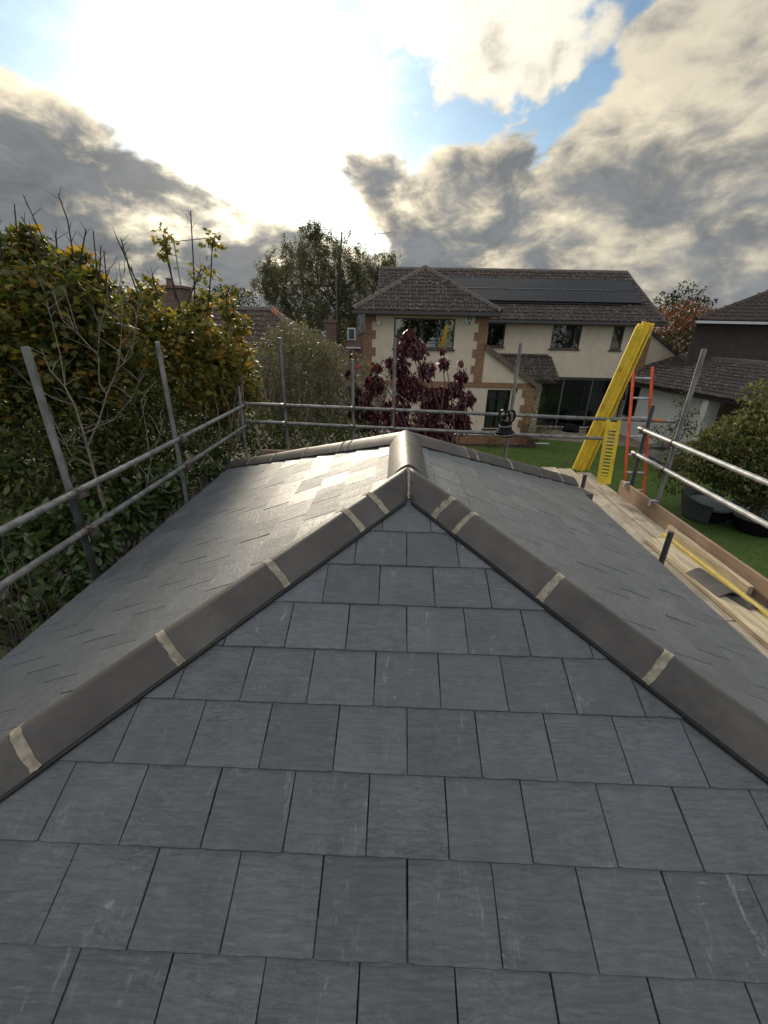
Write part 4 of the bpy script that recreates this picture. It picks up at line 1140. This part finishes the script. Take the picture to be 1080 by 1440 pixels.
# ================================================================== houses on the left
bun = thing('bungalow', 'bungalow with a brown hipped tile roof and red ridge tile behind the shrubs', 'bungalow', (-7, 17, 0))
br_a, br_b = atY(-60, 428, 17.5), atY(372, 437, 17.5)
br_a.z = br_b.z = 5.35; br_b.x = atY(384, 436, 17.5).x
be = 2.35
c0, c1 = Vector((br_a.x-3, 12.8, be)), Vector((br_b.x+4.3, 12.8, be)); c2, c3 = Vector((br_b.x+4.3, 22.2, be)), Vector((br_a.x-3, 22.2, be))
bd = MB().add([c0, c1, c2, c3, br_a, br_b], [(0,1,5,4), (1,2,5), (2,3,4,5), (3,0,4), (3,2,1,0)]).build('roof', 'roof_tile_red', bun)
bs = Vector((0, 17.5-12.8, 5.35-be)); Wb = c1.x-c0.x
tag(tile_field(c0+Vector((0, 0, .01)), (1, 0, 0), bs, Wb, bs.length, .28, .30, [(-1, 3/bs.length, 0), (1, 4.3/bs.length, Wb)]).build('tile_field', 'roof_tile_red', bd), kind='stuff')
bs2 = Vector((-4.3, 0, 5.35-be))
tag(tile_field(c1+Vector((0, 0, .01)), (0, 1, 0), bs2, 9.4, bs2.length, .28, .30, [(-1, 4.7/bs2.length, 0), (1, 4.7/bs2.length, 9.4)]).build('tile_field', 'roof_tile_red', bd), kind='stuff')
ridge_line(br_a, br_b, 30, 'ridge_concrete', bd, .14)
for i in range(14):
    p, q = br_b.lerp(c1, (i+.02)/14), br_b.lerp(c1, (i+.98)/14)
    saddle(p+Vector((0, 0, .02)), q+Vector((0, 0, .02)), .14, .10, 0, .02, 1, 1.8).build('hip_tile', 'terracotta' if i in (0, 6, 7, 8) else 'ridge_concrete', bd, True)
MB().box((c0.x+.5, 13.2, 0), (c1.x-.5, 21.8, be-.02)).build('wall', 'render_cream', bun)
ch = atY(247, 424, 16.9)
cq = MB().box((ch.x-.42, 16.6, 4.3), (ch.x+.42, 17.4, ch.z+.42)); cq.box((ch.x-.48, 16.54, ch.z+.421), (ch.x+.48, 17.46, ch.z+.5)); cq.lathe((ch.x-.15, 17, ch.z+.5), [(.13, 0), (.11, .22), (.14, .25)], 10)
cq.build('chimney', 'brick_dark', bd)
aerial(atY(258, 425, 17.2)+Vector((0, 0, -.2)), 2.2, 'tv aerial on the chimney of the bungalow', 5, .1, 1.4)
MB().box((-14, 21.9, 0), (-13.5, 22, 1)).v
# grey roofed house further back, with a chimney
gh = thing('grey_roofed_house', 'house with a plain grey roof and brick chimney behind the bungalow', 'house', (-2.5, 27, 0))
p0, p1 = atY(424, 466, 27), atY(452, 466, 27); zt = p0.z
e1_ = atY(478, 507, 24.0)
MB().prism([(p0.x-6, 24.0, e1_.z), (e1_.x, 24.0, e1_.z), (p1.x, 27, zt), (p0.x-6, 27, zt)], (0, 0, -.12)).build('roof', 'roof_grey', gh)
MB().prism([(p0.x-6, 30.0, e1_.z), (e1_.x, 30.0, e1_.z), (p1.x, 27, zt), (p0.x-6, 27, zt)][::-1], (0, 0, -.12)).build('roof', 'roof_grey', gh)
ridge_line((p0.x-6, 27, zt), (p1.x, 27, zt), 16, 'ridge_concrete', gh, .15)
MB().prism([(p1.x, 27, zt-.13), (e1_.x, 24.0, e1_.z-.13), (e1_.x, 24.0, 0), (e1_.x, 30, 0), (e1_.x, 30, e1_.z-.13)], (-.25, 0, 0)).build('gable_wall', 'brick_dark', gh)
MB().box((p0.x-5.5, 24.4, 0), (e1_.x-.3, 24.65, e1_.z-.1)).build('wall', 'brick_dark', gh)
MB().tube([(e1_.x+.02, 23.95, e1_.z-.1), (p1.x+.06, 26.9, zt-.02)], .05, 6).build('barge_board', 'gutter_white', gh)
MB().tube([(e1_.x+.05, 23.9, e1_.z-.1), (e1_.x+.05, 23.9, e1_.z-1.4)], .06, 6).build('downpipe', 'gutter_white', gh)
k0 = atY(467, 500, 26)
kq = MB().box((k0.x-.33, 25.6, 2), (k0.x+.33, 26.3, k0.z+1.75)); kq.box((k0.x-.38, 25.55, k0.z+1.751), (k0.x+.38, 26.35, k0.z+1.9)); kq.lathe((k0.x, 25.95, k0.z+1.9), [(.15, 0), (.12, .25), (.15, .28)], 10)
kq.build('chimney', 'brick_dark', gh)
aerial(Vector((k0.x+.35, 25.95, k0.z+1.2)), 3.6, 'tall thin aerial mast beside the brick chimney', 3, 2.0, .5)
fb_ = thing('far_house', 'dim dark house glimpsed between the birch tree and cream house', 'house', (-3, 33, 0))
u0 = atY(487, 470, 33)
MB().box((u0.x, 33, 0), (u0.x+3.0, 37, u0.z+.2)).build('wall', 'brick_dark', fb_)
a_, b_ = atY(489, 478, 32.98), atY(500, 461, 32.98)
fw_ = MB().box((a_.x, 32.93, a_.z), (b_.x, 32.99, b_.z)).build('window', 'gutter_white', fb_); MB().box((a_.x+.08, 32.90, a_.z+.08), (b_.x-.08, 32.925, b_.z-.08)).build('pane', 'glass_dark', fw_)
MB().box((u0.x, 32.8, u0.z-.95), (u0.x+1.1, 32.99, u0.z-.85)).build('ledge', 'gutter_white', fb_)
# satellite dish on a pole next to the house
sp_ = atY(508, 457, 18.6)
sd_ = thing('satellite_dish', 'grey satellite dish on a pole beside the brick quoins', 'dish', (sp_.x, 18.6, 0))
MB().tube([(sp_.x, 18.6, 0), (sp_.x, 18.6, sp_.z-.1)], .03, 8).build('pole', 'galv_dark', sd_)
MB().obox((sp_.x, 18.5, sp_.z), Vector((.12, .1, .02)), Vector((-.04, .03, -.06)), Vector((.0, -.08, .33))).build('panel', 'galv', sd_)

# ================================================================== trees and shrubs
def cl(*L, Y=None): return [(atY(u, v, y), r) for u, v, y, r in L]
rs = random.Random(11)
# left: field maple hedge tree, tall dark green with yellow tips
left_top = [(-60,410,4.8,.5),(5,385,4.9,.34),(30,345,5.0,.16),(45,335,5.0,.12),(60,405,4.8,.36),(100,375,5.1,.16),(118,372,5.1,.14),(140,405,5.1,.16),(120,410,5.1,.24),(15,350,5.0,.14),(95,430,4.6,.42),(30,450,4.5,.5),(-70,500,4.4,.6),(140,450,5.0,.32),(60,500,4.5,.5),(-20,540,4.3,.5),(120,520,4.8,.45),(170,510,5.4,.33),(75,365,5.0,.12)]
t1 = clump_tree('maple_tree', 'dense green maple with browning leaf tips behind the left guard rail', 'tree', (-4.6, 4.9, 0), cl(*left_top), 1250, .082, LEAF_MAPLE, 'leaf_maple', 'bark', .10, second=('leaf_dark', .3), twigs=6, hollow=.25)
low = [(20,600,4.2,.55),(100,580,4.6,.5),(180,560,5.4,.5),(-60,640,3.9,.5),(60,660,4.0,.45),(150,640,4.8,.45),(230,600,6.0,.5),(200,660,5.2,.4),(110,700,4.2,.4),(-40,720,3.6,.45),(290,560,7.0,.5),(300,610,7.0,.45),(250,650,6.0,.4),(240,540,6.6,.5),(180,600,5.6,.45),(200,520,8.5,.8),(120,560,8.0,.9),(20,560,7.0,.9),(270,590,9.5,.8),(310,560,10,.7),(60,640,6.0,.8),(170,660,6.2,.6)]
clump_tree('dark_shrub', 'dark green broad leaved shrub growing under the maple branches', 'shrub', (-4.3, 5.3, 0), cl(*low), 1200, .085, LEAF_OVAL, 'leaf_dark', 'bark', .07, twigs=4, stems=3)
lau = [(30,760,3.3,.30),(90,740,3.6,.30),(170,720,4.2,.32),(210,700,4.6,.28),(-20,800,3.1,.3),(240,680,5.0,.28),(300,650,5.8,.25),(130,770,3.5,.26),(40,840,3.0,.28),(-10,870,2.9,.28),(90,810,3.1,.22),(70,860,2.8,.2)]
clump_tree('laurel_shrub', 'glossy large leaved shrub reaching the scaffold rails beside the left eave', 'shrub', (-3.3, 3.9, 0), cl(*lau), 1100, .12, LEAF_OVAL, 'leaf_laurel', 'bark_pale', .035, twigs=5, stems=4, hollow=.2)
gold = [(212,405,6.6,.15),(205,445,6.4,.30),(250,465,6.6,.30),(285,425,6.6,.14),(280,470,6.4,.32),(225,500,6.2,.40),(305,490,6.8,.36),(338,455,7.2,.18),(320,435,7.0,.14),(330,500,7.2,.32),(260,530,6.3,.42),(320,555,7.2,.38),(195,475,6.2,.28),(345,545,7.4,.32),(300,525,6.8,.4),(268,445,6.5,.16),(192,420,6.4,.12)]
t2 = clump_tree('golden_maple_sapling', 'young maple with yellow and orange autumn leaves beside the bungalow roof', 'tree', (-3.4, 6.6, 0), cl(*gold), 950, .09, LEAF_MAPLE, 'leaf_gold', 'bark_pale', .05, second=('leaf_maple', .3), twigs=5, hollow=.25)
# tall bare shoots with a tuft of leaves
sh = MB(); P, A, Z_ = [], [], []
for (pts, tuft) in (([(247,420),(238,370),(229,330)], .17), ([(275,440),(272,370),(268,296)], 0), ([(292,440),(297,380),(299,335)], .13), ([(255,440),(240,385),(232,352)], .1), ([(222,420),(214,385)], 0), ([(262,430),(280,385),(283,378)], .22), ([(196,420),(182,380),(170,335)], 0), ([(320,450),(318,420),(322,405)], .12)):
    w = [atY(u, v, 6.5) for u, v in pts]
    sh.tube(w, [.011-.006*i/len(w) for i in range(len(w))], 5)
    for k in range(3): 
        m = w[-1].lerp(w[-2], rng.uniform(0, .5)); sh.tube([m, m+Vector((rng.normal()*.07, rng.normal()*.07, .09))], [.004, .002], 4)
    if tuft:
        for k in range(int(44*tuft/.15)):
            P.append(np.array(w[-1])+rng.normal(size=3)*tuft*.5*np.array([1, 1, .8])-np.array([0, 0, tuft*.3])); a = rng.normal(size=3); a[2] -= .3; A.append(a); Z_.append(rng.uniform(.05, .09))
sh.build('bare_shoots', 'twig', t2, True); leaves('shoot_leaves', P, Z_, A, LEAF_MAPLE, 'leaf_gold', t2)
# bare shoots rising from the big maple
sh = MB()
for pts in ([(110,480),(80,410),(58,330),(33,275)], [(120,470),(105,370),(95,310),(82,273)], [(30,400),(25,340),(20,287)], [(150,520),(140,420),(131,325)], [(75,420),(45,330),(30,305)], [(198,410),(180,370),(163,332)], [(135,440),(140,385),(142,345)], [(112,372),(116,350),(121,322)], [(160,450),(150,400),(146,352)], [(60,380),(50,340),(40,318)], [(5,370),(-3,330),(-8,300)], [(85,380),(79,340),(78,325)]):
    w = [atY(u, v, 4.7) for u, v in pts]; n = len(w)
    sh.tube(w, [.009-.006*i/n for i in range(n)], 5)
    for i in range(1, n):
        for k in range(3):
            m = w[i].lerp(w[i-1], rng.uniform(.0, .8)); sh.tube([m, m+Vector((rng.normal()*.05, rng.normal()*.05, .06+.03*rng.random()))], [.0035, .0015], 4)
sh.build('bare_shoots', 'twig', t1, True)
# pale leafless sapling in front
bs_ = thing('bare_sapling', 'pale leafless branching sapling in front of the dark shrubs', 'sapling', atY(146, 700, 3.9)*1.0)
bs_.location.z = 0
sb = MB()
def branch(pts, r0, Y0=3.9):
    w = [atY(u, v, Y0+.0015*(640-v)+.1*math.sin(u*.05)) for u, v in pts]; n = len(w)
    sb.tube(w, [r0*.72*(1-.75*i/(n-1)) for i in range(n)], 6)
    for i in range(1, n):
        for k in range(2):
            m = w[i].lerp(w[i-1], rng.random()); e_ = m+Vector((rng.normal()*.13, rng.normal()*.1, .06+.14*rng.random())); sb.tube([m, m.lerp(e_, .5)+Vector((rng.normal()*.015, 0, .01)), e_], [.0038, .003, .0014], 4, False)
b0_ = atY(140, 690, 3.82); sb.tube([(b0_.x+.08, b0_.y, 0), (b0_.x+.04, b0_.y, 1.6), b0_], [.03, .026, .02], 7)
branch([(140,690),(130,655),(118,610),(105,570),(92,545),(70,520),(58,490)], .019)
branch([(122,630),(140,590),(150,555),(165,520),(170,480),(172,440)], .013)
branch([(150,555),(140,540),(138,500),(140,460),(130,430)], .010)
branch([(118,610),(160,590),(185,560),(195,540),(205,520)], .009)
branch([(105,570),(75,560),(40,540),(10,500)], .008); branch([(138,500),(110,470),(95,420),(88,400)], .009)
branch([(92,545),(85,500),(70,440),(60,400)], .008); branch([(165,520),(185,500),(192,450),(195,420)], .009)
branch([(130,655),(100,640),(80,600),(60,560)], .007); branch([(110,470),(88,450),(70,400),(48,385)], .007)
branch([(140,460),(152,420),(150,380)], .006); branch([(122,630),(90,625),(70,600)], .005); branch([(172,440),(168,400),(180,370)], .006)
branch([(205,690),(212,650),(205,600),(198,560)], .009); branch([(212,650),(225,610),(232,580)], .006)
sb.build('branches', 'bark_pale', bs_, True)
# dry stems at the foot of the eave
ds_ = thing('dry_stems', 'tangle of brown dry stems below the left eave', 'stems', (-2.9, 2.6, 0)); dq = MB()
for k in range(26):
    u, v = rs.uniform(-10, 110), rs.uniform(820, 920); p = atX(u, v, rs.uniform(-2.9, -2.5)); d = Vector((rs.gauss(0, .22), rs.gauss(0, .25), rs.uniform(.15, .6)))
    dq.tube([Vector((p.x+d.x*.3, p.y-d.y*.3, max(p.z-1.2, 0))), p, p+d*.5, p+d+Vector((rs.gauss(0, .06), 0, 0))], [.005, .004, .003, .0015], 4)
dq.build('stems', 'bark', ds_)
# grey green willowy shrub in front of the bungalow
ws = thing('willow_shrub', 'grey green willowy shrub with arching twigs behind the back guard rail', 'shrub', (-1.6, 9.6, 0)); wq = MB(); P, A, Z_ = [], [], []
for k in range(300):
    u = rs.gauss(415, 52); u = min(max(u, 325), 505); tp = 445 + abs(u-405)*.55 + abs(rs.gauss(0, 45))
    p = atY(u, min(tp, 620), rs.uniform(8.3, 10.4)); b = Vector((-1.9+rs.gauss(0, .9), 9.4+rs.gauss(0, .6), max(p.z-rs.uniform(.8, 2.0), .2)))
    side = Vector((rs.gauss(.2, .35), rs.gauss(0, .3), -.22)); pts = [b, b.lerp(p, .55)+Vector((0, 0, .15)), p, p+side]
    wq.tube(pts, [.009, .006, .004, .002], 4, False)
    for j in range(26):
        s = rs.random()*3; i = min(int(s), 2); q_ = pts[i].lerp(pts[i+1], s-i); P.append(np.array(q_)+rng.normal(size=3)*.05); a = rng.normal(size=3)*.6; a[2] -= .5; A.append(a); Z_.append(rng.uniform(.05, .11))
wq.build('stems', 'bark_pale', ws); leaves('foliage', P, Z_, A, LEAF_LONG, 'leaf_willow', ws)
clump_tree('low_shrub', 'dark evergreen shrub low behind the left back corner post', 'shrub', (-1.6, 8.2, 0), cl((370,610,7.8,.45),(420,625,8,.45),(470,620,8,.4),(360,640,7.4,.4),(500,615,8.4,.4),(330,600,7.6,.4),(395,590,8.6,.4)), 800, .09, LEAF_OVAL, 'leaf_dark', 'bark', .04, twigs=3)
clump_tree('green_bush', 'bright green leafy bush behind the back rail beside the red tree', 'shrub', (-.9, 9.2, 0), cl((465,590,9.0,.35),(445,600,9.0,.3)), 900, .07, LEAF_OVAL, 'leaf_green', 'bark', .03, twigs=4)
# red leaved tree
red = [(578,470,9.0,.13),(570,487,9.0,.22),(588,492,9.2,.18),(560,515,8.9,.24),(600,520,9.2,.2),(622,492,9.2,.07),(624,510,9.2,.12),(648,508,9.1,.06),(650,527,9.1,.13),(640,545,9.1,.18),(657,560,9.0,.18),(530,515,8.8,.10),(526,540,8.8,.22),(510,565,8.7,.24),(575,545,9.0,.32),(612,560,9.2,.28),(640,580,9.0,.28),(556,580,8.9,.34),(600,595,9.0,.34),(520,590,8.8,.26),(652,595,8.9,.18),(545,508,8.9,.07),(570,615,9.0,.36),(620,615,9.0,.32),(503,580,8.7,.16),(493,525,8.9,.10),(498,548,8.8,.13),(495,500,8.9,.06)]
clump_tree('red_leaved_tree', 'small tree with drooping dark red leaves in front of the cream house', 'tree', (.7, 9.1, 0), cl(*red), 1900, .098, LEAF_OVAL, 'leaf_red', 'bark', .06, droop=1.5, twigs=5, hollow=.2, fork=.35)
# birch
bi = thing('birch_tree', 'tall feathery birch tree rising behind the bungalow', 'tree', (-4.9, 36, 0)); bq = MB(); P, A, Z_ = [], [], []
bq.tube([(-4.9, 36, -.05), (-4.8, 36, 4), (-4.6, 36, 8), (-4.3, 36, 11)], [.28, .22, .14, .05], 8)
cr_ = [(445,345,1.9),(415,365,1.9),(480,365,1.9),(400,400,2.0),(450,385,2.3),(510,375,1.7),(535,385,1.1),(500,410,2.1),(430,420,2.2),(470,430,2.3),(390,430,1.6),(378,375,.9),(520,430,1.8),(455,460,2.2),(410,455,1.8),(500,460,1.9),(440,325,.9),(372,400,1.0),(545,372,.7)]
for u, v, r in cr_:
    c = atY(u, v, 36+rs.gauss(0, 1)); bq.tube(bend((-4.7, 36, 5+rs.random()*3), c, .15, 5), [.09, .07, .055, .04, .03, .015], 5, False)
    for k in range(int(52*r)):
        d = Vector(unit(1)[0]); s0_ = c+d*r*rs.uniform(.3, 1.0); L_ = rs.uniform(.4, 1.3)*(1 if r > 1 else .5)
        end = s0_+Vector((d.x*.3+.12, d.y*.3, -L_ + (.9 if rs.random() < .25 else 0)))
        bq.tube([c.lerp(s0_, .4), s0_, end], [.018, .011, .005], 3, False)
        for j in range(48):
            q_ = s0_.lerp(end, rs.random()); P.append(np.array(q_)+rng.normal(size=3)*.10); a = rng.normal(size=3)*.5; a[2] -= .8; A.append(a); Z_.append(rng.uniform(.06, .15))
bq.build('trunk', 'bark_birch', bi); leaves('crown', P, Z_, A, LEAF_QUAD, 'leaf_birch', bi)
# far trees
far = [('far_tree', 'distant dark round topped tree behind the rusty bush', (19, 40, 0), [(935,430,40,1.1),(965,425,40,1.5),(985,432,40,1.0),(950,440,40,1.5),(975,445,40,1.4)], 'leaf_far', .26, 60),
       ('rusty_tree', 'rust orange autumn tree between the cream house and dark house', (16.5, 34, 0), [(935,455,34,1.3),(960,450,34,1.4),(985,455,34,1.3),(945,475,34,1.5),(970,475,34,1.5),(992,470,34,1.0),(930,480,34,1.0)], 'leaf_rust', .2, 90),
       ('dark_tree', 'dark evergreen mass under the rusty tree by the garage ridge', (15.3, 30, 0), [(945,492,30,1.2),(970,490,30,1.3),(990,485,30,1.0),(930,495,30,1.0)], 'leaf_far', .18, 90),
       ('skyline_tree', 'distant dark tree on the skyline left of the bungalow chimney', (-27, 60, 0), [(165,418,60,1.6),(180,420,60,1.6),(150,422,60,1.4),(200,424,60,1.4)], 'leaf_far', .4, 40),
       ('skyline_tree', 'distant dark tree on the skyline right of the bungalow chimney', (-20, 60, 0), [(305,425,60,1.8),(325,422,60,1.8),(345,425,60,1.6),(290,428,60,1.4)], 'leaf_far', .4, 40),
       ('background_tree', 'dark tree at the foot of the birch behind the grey roof', (-4, 45, 0), [(430,465,45,2.0),(470,470,45,2.2),(500,470,45,2.2),(400,460,45,2.0),(520,462,45,2.0)], 'leaf_far', .3, 45)]
for nm, lb_, b_, c_, m_, ls, dn_ in far:
    clump_tree(nm, lb_, 'tree', b_, cl(*c_), dn_, ls, LEAF_QUAD, m_, 'bark', .2, twigs=3, hollow=.3)
for i, (x, y, hh) in enumerate(((-8, -26, 11), (4, -30, 13), (15, -26, 11), (26, -24, 12), (38, -30, 12))):
    cs = [(Vector((x+rs.gauss(0, 2.2), y+rs.gauss(0, 1.5), hh*rs.uniform(.35, .9))), rs.uniform(1.6, 2.8)) for _ in range(12)]
    clump_tree('garden_tree', 'broad dark tree standing in the garden behind the slate roof', 'tree', (x, y, 0), cs, 22, .55, LEAF_QUAD, 'leaf_far', 'bark', .3, 'trees behind the slate roof', twigs=2)
# hedge on the right
hd = []
for k in range(46):
    u = rs.uniform(975, 1130); base_v = max(560, 645 - (u-960)*.95)
    v = rs.uniform(base_v+22, 648 + (u-960)*.2); hd.append((u, v, 10.6 + (v-620)*-.012 + rs.gauss(0, .25), rs.uniform(.42, .65)))
hd += [(955,668,10.4,.5),(940,655,10.8,.35),(1060,556,11,.3),(1048,690,10.0,.32),(1020,672,10.3,.38),(1065,680,10.0,.4),(1085,705,9.8,.4),(1085,560,10.8,.5)]
clump_tree('hedge_bush', 'large rounded mixed green hedge bush overhanging the wicker chairs', 'bush', (9.8, 10.8, 0), cl(*hd), 420, .11, LEAF_OVAL, 'leaf_hedge', 'bark', .07, twigs=3, stems=3, second=('leaf_green', .3))
clump_tree('garage_shrub', 'small dark shrub growing against the white garage wall', 'shrub', (10.6, 15.6, 0), cl((935,610,15.5,.45),(955,600,15.5,.4),(915,605,15.8,.3),(970,590,15,.4),(960,560,15,.25),(965,575,15,.3)), 260, .10, LEAF_OVAL, 'leaf_dark', 'bark', .03, twigs=3)
# planting by the house
for nm, lb_, b_, c_, m_, ls in (
    ('climber', 'dark green climbing plant against the porch wall beside the sliding doors', (6.55, 20.9, 0), [(757,545,20.8,.3),(758,560,20.8,.38),(755,575,20.8,.4),(760,530,20.8,.2)], 'leaf_dark', .09),
    ('border_shrub', 'round variegated shrub at the corner of the brick lean-to', (6.3, 18.3, 0), [(752,603,18.4,.4),(764,606,18.4,.36),(742,608,18.4,.3),(738,598,18.4,.2)], 'leaf_willow', .11),
    ('heather_plant', 'low dark red plant at the corner of the brick plinth', (5.7, 18.3, 0), [(738,618,18.3,.2),(747,619,18.3,.2),(730,619,18.3,.16)], 'leaf_red', .07),
    ('plinth_plant', 'olive green plant growing under the curtained window', (4.1, 18.4, 0), [(692,620,18.4,.35),(700,612,18.4,.25),(685,608,18.4,.16),(705,622,18.4,.22)], 'leaf_hedge', .09)):
    clump_tree(nm, lb_, 'plant', b_, cl(*c_), 420, ls, LEAF_LONG, m_, 'bark', .02, twigs=4, hollow=.2)

# ================================================================== garden things
def wicker(c, rz, label):
    """low curved wicker chair: bowl shaped back, seat cushion, plinth"""
    t = thing('wicker_chair', label, 'chair', c); c = Vector(c)
    n = 16; q = MB(); V = []
    for i in range(n+1):
        a = rz + PI*1.15*(i/n-.5); 
        for r, z in ((.62, .05), (.72, .45), (.78+.04*math.sin(i), .80 - .22*abs(i/n-.5)*2), (.72, .80-.22*abs(i/n-.5)*2), (.66, .42), (.56, .05)):
            V.append(c+Vector((math.cos(a)*r, math.sin(a)*r, z)))
    Fc = [(i*6+k, (i+1)*6+k, (i+1)*6+(k+1) % 6, i*6+(k+1) % 6) for i in range(n) for k in range(6)] + [tuple(range(6)), tuple(n*6+5-k for k in range(6))]
    q.add(V, Fc).build('backrest', 'rattan', t, True)
    MB().lathe(c, [(.40, .0), (.46, .06), (.55, .34), (.56, .38)], 24).build('base', 'rubber', t, True)
    MB().lathe(c+Vector((0, 0, .381)), [(.55, 0), (.60, .04), (.60, .09), (.54, .12)], 24).build('cushion', 'cushion', t, True)
p = atZ(1000, 708, .45); wicker((p.x, p.y, 0), PI*.75, 'grey wicker chair with a pale cushion half under the hedge bush')
p = atZ(1068, 725, .45); wicker((p.x, p.y, 0), PI*.1, 'dark grey wicker chair beside the scaffold toe board under the hedge')
# things left on the patio edge
pp = atZ(790, 603, .1)
hs = MB()
for k in range(4):
    cx = pp.x-.55+k*.28; hs.tube([(cx+.2*math.cos(a), pp.y+.1*math.sin(a*2), .22+.2*math.sin(a)) for a in np.linspace(0, 2*PI, 16)], .022, 6)
tag(hs.build('garden_hose', 'black_iron', None, True), 'loops of black hose piled at the patio edge', 'hose')
p = atZ(803, 605, .1); lump('rubble_sack', (p.x, p.y, .16), (.42, .3, .28), 'rubber', 'dark sack slumped on the patio edge beside the hose', 'sack', None, 21)
p = atZ(786, 613, .05); tag(MB().prism([(-.5, -.2, 0), (.2, -.25, 0), (.55, .05, 0), (.1, .22, 0), (-.3, .15, 0)], (0, 0, .03)).build('white_sheet', 'white_plastic'), 'white plastic sheet lying on the lawn below the patio', 'sheet').location = (p.x, p.y, .03)
p = atZ(762, 624, .03); tag(MB().box((-.32, -.06, 0), (.32, .06, .03)).build('white_offcut', 'white_plastic'), 'short white strip lying on the lawn by the plinth', 'strip').location = (p.x, p.y, .03)
for i, (u, v, lb_) in enumerate(((835, 607, 'dark bag of rubbish on the patio behind the yellow planks'), (872, 604, 'dark bundle on the patio behind the orange ladder'))):
    p = atZ(u, v, .15); lump('rubbish_bag', (p.x, p.y, .18), (.4, .3, .3), 'rubber', lb_, 'bag', None, 30+i)
for i, (u, v) in enumerate(((928, 630), (945, 640), (915, 640), (935, 648), (955, 632))):
    p = atZ(u, v, .1); lump('rockery_stone', (p.x, p.y, .1), (.55, .4, .22), 'grey_stone', 'grey stone in the rockery at the foot of the garage shrub', 'stone', 'rockery stones', 50+i)
p = atY(503, 518, 8.6); lump('red_glove', p, (.04, .04, .07), 'red_cloth', 'bright red glove stuck on the post top beside the red tree', 'glove', None, 77)
